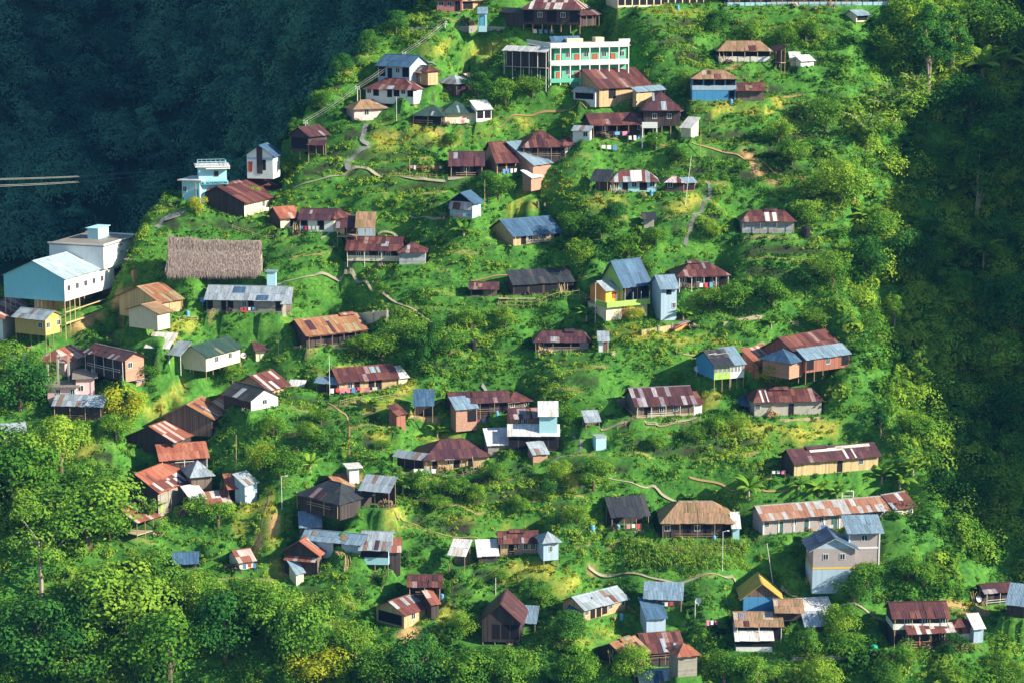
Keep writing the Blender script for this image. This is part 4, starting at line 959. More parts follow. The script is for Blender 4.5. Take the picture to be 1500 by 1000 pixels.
# ---------------- terrain meshes
def inpoly(px,py,poly):
    r=np.zeros(np.shape(px),bool); n=len(poly); j=n-1
    for i in range(n):
        xi,yi=poly[i]; xj,yj=poly[j]
        c=((yi>py)!=(yj>py))&(px<(xj-xi)*(py-yi)/(yj-yi+1e-9)+xi); r^=c; j=i
    return r
def ell(px,py,L):
    r=np.zeros(np.shape(px))
    for (cx,cy,rx,ry,*a) in L:
        t=rad(a[0]) if a else 0; dx=px-cx; dy=py-cy; u=(dx*math.cos(t)+dy*math.sin(t))/rx; v=(-dx*math.sin(t)+dy*math.cos(t))/ry
        r=np.maximum(r,1-sst(0.6,1.15,np.sqrt(u*u+v*v)+0*u))
    return r
YEL=[(700,82,40,14,-20),(640,70,18,9),(690,195,60,13,-8),(760,180,30,12,-20),(600,205,40,8),(560,205,30,14),(1060,158,60,10),(1130,155,14,8),(985,16,50,6),(780,290,22,22),(755,312,12,10),
 (1180,255,0,0),(380,470,60,9),(250,500,12,30,25),(270,480,16,12),(240,590,35,9,-35),(260,575,18,12,-45),(225,605,14,10),(500,545,40,8,-4),(560,590,30,12),(590,570,15,15),(640,640,0,0),(550,635,40,6),(650,640,40,8,-8),
 (560,770,30,10,25),(575,755,22,12),(700,765,70,7,5),(390,760,14,50),(360,740,20,16),(350,770,12,16),(410,830,14,22,-30),(440,650,0,0),(640,890,10,30),(660,900,14,14),(760,840,35,16,-5),(790,830,25,14),(830,850,22,22),(860,800,0,0),(860,930,60,14,-8),
 (1400,885,40,6),(1100,625,50,10),(1180,630,50,8),(1170,640,60,6),(1020,500,60,8),(960,495,35,10),(905,485,40,12),(1040,590,25,12,-25),(840,700,10,20),(1350,955,35,7),(180,560,0,0),(120,660,30,12),(50,700,20,10),(450,560,0,0),(960,640,0,0),(30,640,12,20),(1000,300,30,14),(620,200,50,12),(890,300,30,10),(830,275,30,8)]
YEL=[e for e in YEL if e[2]>0]
SOIL=[(1112,245,30,9,48),(393,770,6,22,5),(375,800,7,14,20),(1405,890,45,6),(190,435,14,20,50),(20,380,22,16),(255,272,0,0),(425,835,12,20,-40),(600,930,25,12),(540,695,35,5),(1250,760,0,0),(1330,760,0,0),(130,470,40,9,-18),(870,838,12,8),(1410,945,20,7),(480,750,0,0),(75,370,30,8),(620,610,20,5)]
SOIL=[e for e in SOIL if e[2]>0]
MEADOW=[(700,60,50,18),(1000,185,80,20),(690,195,90,18),(500,432,80,24,3),(880,560,90,45,25),(830,545,60,30,20),(1060,460,60,14),(1330,810,45,55,60),(650,410,60,10),(450,375,70,12),(900,670,90,30,10),(640,530,0,0),(940,215,60,12),(540,345,60,16),(420,620,60,30,10),(400,700,40,60,5),(1180,790,30,10),(1140,820,40,25),(560,420,90,8),(800,240,0,0),(960,700,60,12),(580,180,50,6),(770,530,60,16,10),(1110,420,50,40),(1290,740,20,8),(480,790,0,0)]
MEADOW=[e for e in MEADOW if e[2]>0]
def zones(px,py,x,y):
    jx=px+fbm(x,y,6,3,91)*26; jy=py+fbm(x,y,5,3,92)*16
    yl=ell(jx,jy,YEL); so=ell(jx,jy,SOIL); me=ell(jx,jy,MEADOW); return yl,so,me
def grid(x0,x1,y0,y1,st):
    xs=np.arange(x0,x1+st/2,st); ys=np.arange(y0,y1+st/2,st); gx,gy=np.meshgrid(xs,ys); nx=len(xs);ny=len(ys)
    i=np.arange(nx-1)[None,:]+np.arange(ny-1)[:,None]*nx
    F=np.stack([i,i+1,i+nx+1,i+nx],-1).reshape(-1,4); return gx.ravel(),gy.ravel(),F
NX0,NX1,NY0,NY1=-150,165,-110,135
gx,gy,F=grid(NX0,NX1,NY0,NY1,0.6)
GZ=height(gx,gy); TF,TA=LASTF; G0=GZ.copy(); GZ,MW=pads_apply(gx,gy,GZ)
NNX=int(round((NX1-NX0)/0.6))+1
def blur(a,k=2,it=2):
    a=a.reshape(-1,NNX)
    for _ in range(it):
        for ax in (0,1):
            c=np.cumsum(np.pad(a,[(k+1,k) if q==ax else (0,0) for q in(0,1)],'edge'),axis=ax)
            a=(np.take(c,range(2*k+1,c.shape[ax]),axis=ax)-np.take(c,range(0,c.shape[ax]-2*k-1),axis=ax))/(2*k+1)
    return a.ravel()
DB=blur(GZ-G0,3,2); GZ=np.where(MW>0.97,GZ,G0+DB)
# roads and footpaths level the ground a little (drawn later as sheets)
NNX=int(round((NX1-NX0)/0.6))+1
def ground(x,y):
    """height of the built hillside, bilinear in its own grid"""
    x=np.asarray(x,float); y=np.asarray(y,float)
    u=np.clip((x-NX0)/0.6,0,NNX-1.001); v=np.clip((y-NY0)/0.6,0,len(GZ)//NNX-1.001); i=u.astype(int); j=v.astype(int); fu=u-i; fv=v-j
    g=GZ.reshape(-1,NNX); return (g[j,i]*(1-fu)+g[j,i+1]*fu)*(1-fv)+(g[j+1,i]*(1-fu)+g[j+1,i+1]*fu)*fv
_gy,_gx=np.gradient(GZ.reshape(-1,NNX),0.6); STEEP=np.hypot(_gx,_gy)
def steep(x,y):
    u=np.clip((np.asarray(x)-NX0)/0.6,0,NNX-1).astype(int); v=np.clip((np.asarray(y)-NY0)/0.6,0,STEEP.shape[0]-1).astype(int); return STEEP[v,u]
def gcast(px,py):
    d=ray(px,py); t=np.arange(300,760,0.25); P=CAM[:,None]+d[:,None]*t
    h=ground(P[0],P[1])-P[2]; i=np.argmax(h>0)
    if h[i]<=0: return P[:,-1]
    u=h[i-1]/(h[i-1]-h[i]); return P[:,i-1]*(1-u)+P[:,i]*u
free=np.abs(GZ-G0)<0.35
ledge=np.where(free,TA,0)*sst(0.12,0.2,TF)*(1-sst(0.3,0.38,TF))*sst(-0.08,0.08,fbm(gx,gy,16,2,17))
bank=np.where(free,TA,0)*sst(0.62,0.69,TF)*(1-sst(0.83,0.92,TF))*np.clip(0.9+fbm(gx,gy,4,2,13),0,1)  # lower riser: bare earth, darkened to paint in the shade under the lip
PATHS=[]
def smooth(P,st=0.5):
    P=np.array(P); out=[]
    for i in range(len(P)-1):
        a=P[max(i-1,0)];b=P[i];c=P[i+1];d=P[min(i+2,len(P)-1)]; n=max(2,int(np.linalg.norm(c-b)/st))
        for t in np.linspace(0,1,n,endpoint=False): out.append(0.5*((2*b)+(-a+c)*t+(2*a-5*b+4*c-d)*t*t+(-a+3*b-3*c+d)*t**3))
    out.append(P[-1]); return np.array(out)
PD=[('road','kerb_path',2.4,[(228,334),(238,328),(250,321),(262,314),(272,309)]),
('footpath','path',1.3,[(640,98),(618,112),(600,132)]),('footpath','path',1.8,[(548,182),(534,192),(530,206),(540,216),(520,230),(508,242),(514,252)]),
('footpath','kerb',1.0,[(716,264),(660,263),(600,262),(550,258),(514,252),(476,262),(440,272),(428,278)]),
('steps','path',1.5,[(1036,268),(1040,285),(1028,310),(1012,335),(1003,362)]),('footpath','kerb',0.8,[(556,430),(580,444),(602,452),(622,466),(655,484),(690,504)]),
('footpath','kerb',0.7,[(868,690),(890,700),(936,712),(956,713),(974,729),(1004,738)]),('footpath','kerb',0.9,[(862,832),(905,842),(960,848),(1012,850),(1078,858)]),('footpath','kerb',0.9,[(1140,870),(1172,880),(1236,886),(1275,900),(1292,908)]),
('footpath','soil_light',0.9,[(574,748),(600,765),(640,780),(700,788)]),('footpath','soil_light',0.8,[(395,722),(388,750),(378,790),(366,810)]),('footpath','kerb',0.8,[(400,418),(440,408),(480,405),(520,412),(548,428)]),
('footpath','soil_light',0.7,[(690,412),(760,408),(860,406)]),('footpath','kerb',0.7,[(600,318),(625,319),(650,322)]),('steps','path',1.1,[(706,566),(716,582),(730,600)]),('steps','path',1.1,[(806,680),(850,660),(840,640)]),
('footpath','soil_light',0.8,[(480,590),(495,600),(510,615),(512,640),(512,668)]),('footpath','soil_light',0.7,[(530,608),(600,600),(650,592)]),('footpath','kerb',0.7,[(880,630),(960,622),(1020,612)]),('footpath','soil_light',0.7,[(860,200),(900,205),(940,203)]),
('footpath','kerb',0.7,[(470,352),(560,342),(620,350)]),('footpath','soil_light',0.7,[(700,180),(760,170),(820,165),(860,160)]),('footpath','soil_light',0.7,[(1000,520),(1080,508),(1120,505)]),
('footpath','soil_light',0.8,[(1180,262),(1120,240),(1080,228),(1010,210)]),('footpath','soil_light',0.7,[(1160,712),(1110,716),(1060,712),(1010,700)])]
for nm,mt,wd,pts in PD: PATHS.append((smooth([gcast(*q) for q in pts]),wd))
px,py,_=proj(gx,gy,GZ); yl,so,me_=zones(px,py,gx,gy)
yl=yl*np.clip(0.55+fbm(gx,gy,2.5,3,95)*1.8,0,1)*0.95; so=np.maximum(so,ledge*0.8*(px<1180))
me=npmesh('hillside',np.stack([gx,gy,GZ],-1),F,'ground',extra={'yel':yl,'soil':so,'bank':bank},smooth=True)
o=link('hillside',me); tag(o,None,None,kind='structure')
ox,oy,F=grid(-700,700,-420,900,7); oz=macro(ox,oy)
ins=(ox>NX0+6)&(ox<NX1-6)&(oy>NY0+6)&(oy<NY1-6); oz=np.where(ins,oz-60,oz-0.3)
me=npmesh('mountain',np.stack([ox,oy,oz],-1),F,'farground',smooth=True)  # also carries the added sun-blocking ridge out of view on the right
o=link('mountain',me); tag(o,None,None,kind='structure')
o=link('ground',npmesh('ground',np.array([[-3000,-3000,-215],[3000,-3000,-215],[3000,3000,-215],[-3000,3000,-215]]),np.array([[0,1,2,3]]),'farground')); tag(o,None,None,kind='structure')

for (P,wd),(nm,mt,_w,pts) in zip(PATHS,PD):
    if mt=='kerb_path': mt='path'
    wd=wd*(0.5 if mt!='soil_light' else 0.36)
    T=np.gradient(P[:,:2],axis=0); T/=np.linalg.norm(T,axis=1)[:,None]+1e-9; Nn=np.stack([-T[:,1],T[:,0]],1)
    rows=[]
    for f in (-0.5,-0.17,0.17,0.5):
        q=P[:,:2]+Nn*wd*f*(1+0.12*vn(P[:,0],P[:,1],1.5,3)[:,None]*2*(abs(f)==0.5)); z=ground(q[:,0],q[:,1]); rows.append(np.column_stack([q,z]))
    zc=np.maximum.reduce([r_[:,2] for r_ in rows]); mb=MB()
    for r_ in rows: r_[:,2]=r_[:,2]*0.45+zc*0.55+0.06
    for i in range(len(P)-1):
        for a,b in zip(rows[:-1],rows[1:]): mb.face([a[i],a[i+1],b[i+1],b[i]][::-1])
    o=mb.build(nm,mt); tag(o,None,None,kind='structure')
# ---------------- vegetation
def unit(n):
    v=RNG.normal(size=(n,3)); return v/np.linalg.norm(v,axis=1)[:,None]
def leafquads(C,Nn,size,asp=0.55,tri=False):
    """one small leaf face per centre, facing roughly Nn"""
    n=len(C); r=unit(n); a=np.cross(Nn,r); a/=np.linalg.norm(a,axis=1)[:,None]+1e-9; b=np.cross(Nn,a)
    s=np.asarray(size).reshape(-1,1)*np.ones((n,1)); a=a*s; b=b*s*asp
    if tri: V=np.stack([C-a*0.5-b*0.6,C-a*0.5+b*0.6,C+a*0.8],1); k=3
    else: V=np.stack([C-a*0.5,C+b*0.5,C+a*0.5,C-b*0.5],1); k=4
    return V.reshape(-1,3),np.arange(n*k).reshape(n,k)
def crown_pts(R,Hc,nl,nleaf,base,lob=(0.32,0.5),low=0.0):
    """leaf centres over many uneven lobes"""
    d=unit(nl); d[:,2]=np.where(d[:,2]<-0.9,-d[:,2],d[:,2]); rr=RNG.uniform(0.45,0.85,nl)[:,None]
    LC=d*rr*np.array([R,R,Hc/2])+np.array([0,0,base+Hc/2]); LR=RNG.uniform(*lob,nl)*R
    i=RNG.integers(0,nl,nleaf); n=unit(nleaf); n[:,2]=np.where((n[:,2]<-0.25)&(RNG.random(nleaf)<0.75),-n[:,2],n[:,2])
    P=LC[i]+n*(LR[i]*RNG.uniform(0.72,1.08,nleaf))[:,None]*np.array([1,1,0.8])
    nn=n+0.55*unit(nleaf)+np.array([0,0,0.25]); nn/=np.linalg.norm(nn,axis=1)[:,None]
    return P,nn,LC,(i/nl)
def trunk_mesh(H,r,LC,mat='bark',lean=0.0):
    mb=MB(); p=Vector((0,0,-1.2)); 
    pts=[p]; 
    for t in (0.3,0.6,1.0): pts.append(Vector((random.uniform(-.15,.15)*H*0.15+lean*t,random.uniform(-.15,.15)*H*0.15,H*t)))
    for a,b,ra,rb in zip(pts[:-1],pts[1:],(r*1.2,r,r*0.75),(r,r*0.75,r*0.5)): mb.bar(a,b,ra,7,0,rb)
    for c in LC[:7]:
        j=random.choice((1,2,3)); mb.bar(pts[j],Vector(c),r*0.35,5,0,r*0.12)
    return mb.mesh('trunk',mat)
PROTO={}
def mk_tree(kind,R,Hc,base,nl,nleaf,size,mat,bark='bark',lob=(0.32,0.5),r=0.2):
    P,nn,LC,ii=crown_pts(R,Hc,nl,nleaf,base,lob); V,F=leafquads(P,nn,RNG.uniform(0.6,1.25,nleaf)*size,0.62)
    rn=np.clip(0.55*np.modf(ii*7.13)[0]+0.45*RNG.random(nleaf),0,1)
    c=npmesh('crown',V,F,mat,fr=rn); t=trunk_mesh(base+Hc*0.45,r,LC,bark); PROTO.setdefault(kind,[]).append((t,c,R,base+Hc))
for v in range(4): mk_tree('broad',3.2,4.9,0.3,22,4200,0.30,['leaf_mid','leaf_mid','leaf_lime','leaf_dark'][v])
for v in range(3): mk_tree('dark',3.2,5.2,0.3,22,4400,0.29,'leaf_dark')
for v in range(3): mk_tree('lime',2.6,3.7,0.3,18,2800,0.27,['leaf_lime','leaf_yellow','leaf_lime'][v])
for v in range(3): mk_tree('bushy',2.2,2.8,0.3,14,2200,0.25,['leaf_mid','leaf_lime','leaf_mid'][v],lob=(0.36,0.55))
for v in range(2): mk_tree('tall',2.2,9.5,0.6,24,4200,0.29,['leaf_mid','leaf_dark'][v],'bark_pale',lob=(0.3,0.55))
for v in range(2): mk_tree('sparse',3.0,7.0,1.5,26,1900,0.28,['leaf_lime','leaf_yellow'][v],'bark_pale',lob=(0.18,0.32),r=0.16)
def mk_bamboo():
    V=[];F=[];R=[]; mb=MB()
    for s in range(26):
        a=random.uniform(0,2*PI); out=random.uniform(1.0,3.6); H=random.uniform(5,8.5); pts=[]
        for t in np.linspace(0,1,9): pts.append(Vector((math.cos(a)*out*t**2.2+0.25*math.cos(a),math.sin(a)*out*t**2.2+0.25*math.sin(a),H*(t-0.28*t**3)-0.4)))
        for p,q in zip(pts[:-1],pts[1:]): mb.bar(p,q,0.05,4,0,0.04)
        for t in range(60):
            j=random.randint(2,7); f=random.random(); p=pts[j].lerp(pts[j+1],f) if j<8 else pts[8]
            d=Vector((random.gauss(0,1),random.gauss(0,1),random.uniform(-1.2,0.3))).normalized()*random.uniform(0.35,0.8); sd=d.cross(Vector((random.gauss(0,1),random.gauss(0,1),random.gauss(0,1)))).normalized()*0.11
            n=len(V); V+= [tuple(p+d*0.05),tuple(p+d*0.5+sd),tuple(p+d),tuple(p+d*0.5-sd)]; F.append((n,n+1,n+2,n+3)); R.append(random.random())
    return mb.mesh('stem','bark_pale'),npmesh('crown',np.array(V),np.array(F),'leaf_lime',fr=R),3.0,7.5
for v in range(2): PROTO.setdefault('bamboo',[]).append(mk_bamboo())
def mk_fronds(kind,n,L,droop,wd,mat,H,seg=7,split=True):
    V=[];F=[];R=[]
    for s in range(n):
        a=s*2.399+random.uniform(-.2,.2); el=random.uniform(0.45,1.35); l=L*random.uniform(0.75,1.1); r0=random.random(); p=Vector((0,0,H)); prev=None
        side=Vector((-math.sin(a),math.cos(a),0))
        for j in range(seg+1):
            t=j/seg; e=el-droop*t*t*2.0; w=wd*math.sin(PI*(0.08+0.9*t))**0.7*(1 if not split else 1)
            if j: p=p+Vector((math.cos(a)*math.cos(e),math.sin(a)*math.cos(e),math.sin(e)))*(l/seg)
            if split:
                if j==0: continue
                for sg in(-1,1):
                    for q in range(3):
                        o=p+side*0.0+Vector((math.cos(a)*math.cos(e),math.sin(a)*math.cos(e),math.sin(e)))*(l/seg)*(q/3)
                        d=side*sg*w+Vector((math.cos(a)*0.35*w,math.sin(a)*0.35*w,-0.35*w)); f=Vector((math.cos(a),math.sin(a),0))*0.12
                        m=len(V); V+= [tuple(o),tuple(o+d*0.5+f),tuple(o+d),tuple(o+d*0.5-f)]; F.append((m,m+1,m+2,m+3)); R.append(min(1,r0*0.5+random.random()*0.5))
            else:
                cur=(p+side*w+Vector((0,0,-w*0.35)),p,p-side*w+Vector((0,0,-w*0.35)))
                if prev:
                    for x,y in ((0,1),(1,2)):
                        m=len(V); V+= [tuple(prev[x]),tuple(prev[y]),tuple(cur[y]),tuple(cur[x])]; F.append((m,m+1,m+2,m+3)); R.append(min(1,r0*0.7+0.3*random.random()))
                prev=cur
    mb=MB(); mb.bar((0,0,-1),(0.1,0,H*0.55),0.16,7); mb.bar((0.1,0,H*0.55),(0,0,H+0.1),0.16,7,0,0.1)
    PROTO.setdefault(kind,[]).append((mb.mesh('trunk','bark_pale'),npmesh('crown',np.array(V),np.array(F),mat,fr=R),L,H+L*0.6))
for v in range(2): mk_fronds('banana',12,2.4,0.6,0.42,'leaf_lime',0.9,split=False)
mk_fronds('palm',20,3.6,0.8,0.75,'leaf_mid',3.6)
KW={'broad':('broadleaf_tree','tree','rounded mid green tree'),'dark':('broadleaf_tree','tree','dense dark green tree'),'lime':('small_tree','tree','small bright green tree'),'bushy':('bush','bush','low dense bush'),
    'tall':('tall_tree','tree','tall narrow leafy tree'),'sparse':('sparse_tree','tree','thin airy yellowish tree'),'bamboo':('bamboo_clump','bamboo','arching feathery bamboo clump'),'banana':('banana_plant','banana plant','banana plant with broad leaves'),'palm':('palm_tree','palm','palm with arching feathery fronds')}
GW={'bushy':'bushes between the houses','banana':'banana plants on the slope','lime':'small trees on the slope','broad':'leafy trees on the slope','dark':'dark trees on the slope','tall':'tall leafy trees on the slope','sparse':'airy trees on the slope','bamboo':'bamboo clumps on the slope','palm':None}
TREES=[]; LAB={}
def where(px,py):
    c=sorted(ALLH,key=lambda h:(h[1]-px)**2+(1.2*(h[2]-20-py))**2)
    def rel(h,other=False):
        dx=px-h[1]; dy=py-(h[2]-15); d=math.hypot(dx,dy)
        far='well ' if d>85 else ('just ' if d<38 else '')
        if abs(dx)>abs(dy)*1.3: w=('right of' if dx>0 else 'left of')
        elif abs(dy)>abs(dx)*1.3: w=('below' if dy>0 else 'above')
        else: w=('below and ' if dy>0 else 'above and ')+('right of' if dx>0 else 'left of')
        return far+w+' the '+h[0]
    return rel(c[0]),rel(c[1])
def tree(kind,px,py,hpx=None,label=None,loc=None,wide=1.0):
    L=PROTO[kind]; t,c,R,H=L[len(TREES)%len(L)]; P=gcast(px,py) if loc is None else loc
    k=FPX/proj(*P)[2]; s=(hpx/(k*0.98))/H if hpx else random.uniform(0.8,1.15)
    nm,cat,kw=KW[kind]; root=bpy.data.objects.new(nm,None); COL.objects.link(root); root.location=P; root.rotation_euler=(0,0,random.uniform(0,6.28)); root.scale=(s*wide*random.uniform(.8,1.2),s*wide*random.uniform(.8,1.2),s*random.uniform(.85,1.1))
    if label is None:
        a,b=where(px,py); sz='big ' if R*s*wide>4 else ('little ' if R*s*wide<1.5 else ''); label=(sz+kw+' '+a)
        if label in LAB: label=sz+kw+' '+a+', '+b.replace('the ','',1) if len((sz+kw+a+b).split())<15 else label+' further off'
        if len(label.split())>16: label=' '.join(label.split()[:16])
        if label in LAB: 
            for ex in ('second','third','fourth','fifth','sixth','seventh','eighth'):
                l2=label.rsplit(' the ',1); l3=ex+' '+kw+' '+a
                if l3 not in LAB: label=l3; break
    if len(label.split())>16: label=cat+' '+a
    if len(label.split())>16 or label in LAB: label=cat+' '+b
    LAB[label]=1; tag(root,label,cat,GW[kind])
    a=bpy.data.objects.new('stem' if kind=='bamboo' else 'trunk',t); b=bpy.data.objects.new('crown',c)
    for o in(a,b): COL.objects.link(o); o.parent=root
    TREES.append((P[0],P[1],R*s*wide)); return root
# --- trees one can tell apart: kind, base pixel, height in pixels
TL=[('sparse',60,880,150),('broad',20,740,110),('broad',130,800,120),('dark',330,970,110),('broad',390,935,90),('lime',230,860,55),('broad',180,930,120),('broad',60,985,110),('lime',120,1000,80),('broad',250,1010,110),
('tall',175,770,75),('broad',30,600,90),('lime',0,560,60),('broad',90,690,90),('bushy',130,740,60),('lime',60,770,70),('broad',160,790,50),('broad',290,900,60),('broad',440,980,100),('lime',470,1000,60),('lime',490,905,36),('lime',520,965,60),('broad',560,1010,70),('broad',610,1010,75),('broad',690,1010,75),('bushy',740,1000,50),('broad',680,935,40),('dark',838,945,50),('broad',850,1010,60),('bushy',795,880,26),
('broad',735,852,26),('broad',775,868,30),('bushy',650,868,25),('broad',1232,932,46),('bushy',1180,960,36),('bushy',1240,965,40),('lime',1110,1005,45),('broad',1200,1015,50),('broad',1300,1010,45),('bushy',1060,1000,50),('broad',1400,1010,45),('lime',1460,985,35),('broad',1480,1020,50),('bushy',1330,985,40),
('broad',640,745,32),('broad',700,740,36),('broad',760,752,34),('dark',800,730,34),('lime',620,725,34),('bushy',670,725,30),('broad',845,765,36),('lime',870,715,40),('bushy',730,705,30),('broad',820,700,32),('broad',560,530,50),('broad',620,540,55),('bushy',660,520,45),('lime',600,505,40),('dark',640,500,40),('bushy',690,480,35),('broad',530,520,40),
('broad',450,650,40),('bushy',400,640,40),('broad',480,660,45),('lime',385,690,40),('bushy',410,700,50),('broad',340,560,40),('lime',180,620,60),('broad',170,640,50),('bushy',210,560,35),('bushy',150,520,30),('lime',60,560,40),('bushy',320,770,40),('bushy',290,760,35),
('broad',730,290,42),('dark',715,285,38),('broad',660,215,30),('bushy',740,155,45),('broad',780,140,40),('broad',700,140,40),('bushy',960,220,30),('bushy',990,240,30),('bushy',1010,130,30),('broad',900,330,40),('broad',880,350,45),('broad',850,390,50),('bushy',920,380,40),('lime',840,350,35),('broad',960,360,35),('broad',1040,350,35),
('bushy',500,330,20),('banana',1097,728,36),('banana',1292,708,28),('banana',1318,712,30),('banana',1338,695,26),('banana',1170,720,24),('banana',1200,725,26),('banana',1225,730,24),('banana',1400,290,40),('banana',1440,120,50),('banana',1470,110,45),('palm',1390,385,55),('bamboo',1310,180,80),('bamboo',1270,220,70),('bamboo',220,760,55),('bamboo',1345,150,60),
('tall',1430,330,150),('tall',1360,140,140),('broad',1330,60,70),('tall',1395,120,110),('broad',1450,80,80),('broad',1420,190,70),('dark',1470,250,90),('broad',1230,300,60),('broad',1180,330,45),('bushy',1210,190,50),('broad',1160,240,50),('broad',1140,210,45),('bushy',1100,60,35),('broad',1050,50,40),('broad',1150,70,40),('broad',1180,60,40),
('broad',1290,360,60),('dark',1330,420,80),('broad',1350,400,60),('dark',1270,410,60),('broad',1220,420,50),('dark',1480,500,100),('broad',1455,560,80),('dark',1490,640,80),('broad',1450,740,70),('lime',1470,700,60),('dark',1420,760,60),('broad',1340,640,40),('dark',1390,730,45),('bushy',1130,450,45),('bushy',1080,450,40),('bushy',1040,450,35),('broad',1200,480,40),('broad',1180,430,40),
('tall',430,205,40),('broad',420,260,30),('broad',470,160,35),('dark',440,140,40),('dark',500,110,40),('broad',395,270,22),('dark',540,80,40),('dark',580,50,40),('lime',290,312,25),('lime',370,300,24),('broad',515,165,22),('lime',1130,560,40),('broad',1080,630,35),('bushy',1050,640,35),('broad',1020,650,35),('bushy',880,700,30),('broad',960,660,30),('bushy',1352,858,30),('bushy',1330,850,35),('bushy',1270,860,40),('bushy',1250,880,35),
('lime',600,310,14),('bushy',580,300,15),('broad',1395,965,40),('bushy',830,620,35),('bushy',990,560,18),('bushy',1170,560,25),('broad',1125,565,30),('bushy',560,660,20),('broad',930,1000,50),('banana',1010,740,22),('banana',455,690,25),('banana',545,600,22),('banana',680,345,22),('banana',860,470,25),('banana',1000,470,22)]
TL+=[('banana',640,640,24),('banana',590,720,24),('banana',905,740,22),('banana',300,700,26),('banana',180,590,24),('banana',850,930,24),('banana',1245,760,22),('banana',1130,480,22),('bamboo',1180,180,48),('bamboo',560,860,40),('bamboo',120,880,60),('lime',930,470,24),('lime',740,480,26),('bushy',470,620,26),('bushy',560,430,20),('lime',430,440,22),('tall',1310,480,60),('tall',1290,640,50),('sparse',1350,560,60),('banana',1250,300,32),('banana',1270,330,30),('palm',1440,400,50),('lime',880,430,22),('bushy',640,360,18),('banana',760,640,24)]
for q in TL: tree(q[0],q[1],q[2],q[3]*(0.82 if q[0] in('broad','dark','bushy') and village(np.array(q[1]),np.array(q[2]))>0.6 else 1))
TREES0=list(TREES)
# --- undergrowth and grass over the near hillside (nobody could count them)
def padmask(x,y,m):
    r=np.zeros(len(x),bool)
    for (o,ux,wd,dp,zz,mode,mg) in PADS:
        xs=x-o[0]; ys=y-o[1]; u=xs*ux[0]+ys*ux[1]; v=-xs*ux[1]+ys*ux[0]
        r|=(u>-m)&(u<wd+m)&(v>-m*0.9)&(v<dp+m)
    return r
def pathmask(x,y,m):
    r=np.zeros(len(x),bool)
    for P,wd in PATHS: d,_=sdist(x,y,np.array(P)[:,:2]); r|=np.abs(d)<wd/2+m
    return r
def shrubs(n,rmin,rmax,nl,size,dens,name,label,cat,mat='leaf_ground',seedz=0,flatz=0.75):
    x=RNG.uniform(NX0+5,NX1-5,n); y=RNG.uniform(NY0+4,NY1-4,n); z=ground(x,y); px,py,_=proj(x,y,z)
    yl,so,me_=zones(px,py,x,y); p=dens(px,py,x,y,yl,so,me_); height(x,y); F_,A_=LASTF; led=(F_>0.1)&(F_<0.42)&(fbm(x,y,16,2,17)>-0.05); p=p*np.where(led,0.12,1)*(1-0.7*A_*sst(0.62,0.68,F_)*(1-sst(0.8,0.86,F_)))
    ok=(px>-60)&(px<1560)&(py>-60)&(py<1080)&(RNG.random(n)<p)&~padmask(x,y,0.5)&~pathmask(x,y,0.05)
    lip_lit=A_*sst(0.86,0.94,F_)  # lit terrace lip, painted as a brighter shrub tone
    x,y,z,px,py,yl=[q[ok] for q in (x,y,z,px,py,yl)]; n=len(x)
    near=padmask(x,y,3.0); v=village(px,py)
    r=RNG.uniform(rmin,rmax,n)**1.0*(1-0.12*v)*np.where(near,0.62,1.0); tone=np.clip(0.5+fbm(x,y,7,3,77)*2.0+RNG.normal(0,0.25,n)+lip_lit[ok]*0.22,0,1)
    i=np.repeat(np.arange(n),nl); m=len(i); d=unit(m); d[:,2]=np.abs(d[:,2])
    lump=1+0.35*np.sin(d[:,0]*5+i)*np.cos(d[:,1]*4+i*1.7)
    C=np.stack([x,y,z],-1)[i]+d*(r[i]*lump*RNG.uniform(0.7,1.1,m))[:,None]*np.array([1,1,flatz])+np.array([0,0,-0.1])
    nn=d+0.6*unit(m)+np.array([0,0,0.2]); nn/=np.linalg.norm(nn,axis=1)[:,None]
    V,F=leafquads(C,nn,RNG.uniform(0.7,1.3,m)*size*(0.6+0.5*r[i]),0.7,True)
    rn=np.clip(tone[i]*0.85+RNG.random(m)*0.3-0.05,0,1); ye=np.clip(yl[i]*0.75*(RNG.random(m)<0.7)+0.0,0,1)
    o=link(name,npmesh(name,V,F,mat,fr=rn,yel=ye)); tag(o,label,cat,kind='stuff'); print(name,n,m)
def dshr(px,py,x,y,yl,so,me_):
    height(x,y); f,a=LASTF; bk=sst(0.5,0.66,f)*(1-sst(0.97,1,f)*0.5)*a
    v=village(px,py); pn=sst(-0.16,0.16,fbm(x,y,11,3,55)); return np.clip((1-v)*0.6+v*(0.26+0.8*sst(1.3,2.2,steep(x,y))+0.6*pn+0.8*bk*sst(-0.15,0.1,fbm(x,y,10,2,56))),0,1)*(1-0.8*me_*(1-0.5*bk))*(1-0.75*yl)*(1-so)
shrubs(110000,0.4,1.3,54,0.27,dshr,'undergrowth','dense leafy scrub covering the banks and terraces between all the houses','undergrowth')
def dbus(px,py,x,y,yl,so,me_):
    v=village(px,py); pn=sst(0.0,0.22,fbm(x,y,13,3,59)); return v*(0.05+0.55*pn)*(1-0.95*me_)*(1-0.8*yl)*(1-so)
shrubs(34000,0.7,1.6,110,0.24,dbus,'bushes','tall leafy bushes growing in thickets between the terraces','bushes',flatz=1.0)
def djun(px,py,x,y,yl,so,me_):
    v=village(px,py); return (1-v)*0.85*(1-me_)*(1-so)*(1-yl)*(~padmask(x,y,3.0))
shrubs(6500,1.2,2.6,150,0.36,djun,'thicket','tall tangled thicket on the wooded slopes round the village','thicket',flatz=1.0)
n=150000; x=RNG.uniform(NX0+5,NX1-5,n); y=RNG.uniform(NY0+4,NY1-4,n); z=ground(x,y); px,py,_=proj(x,y,z); yl,so,me_=zones(px,py,x,y)
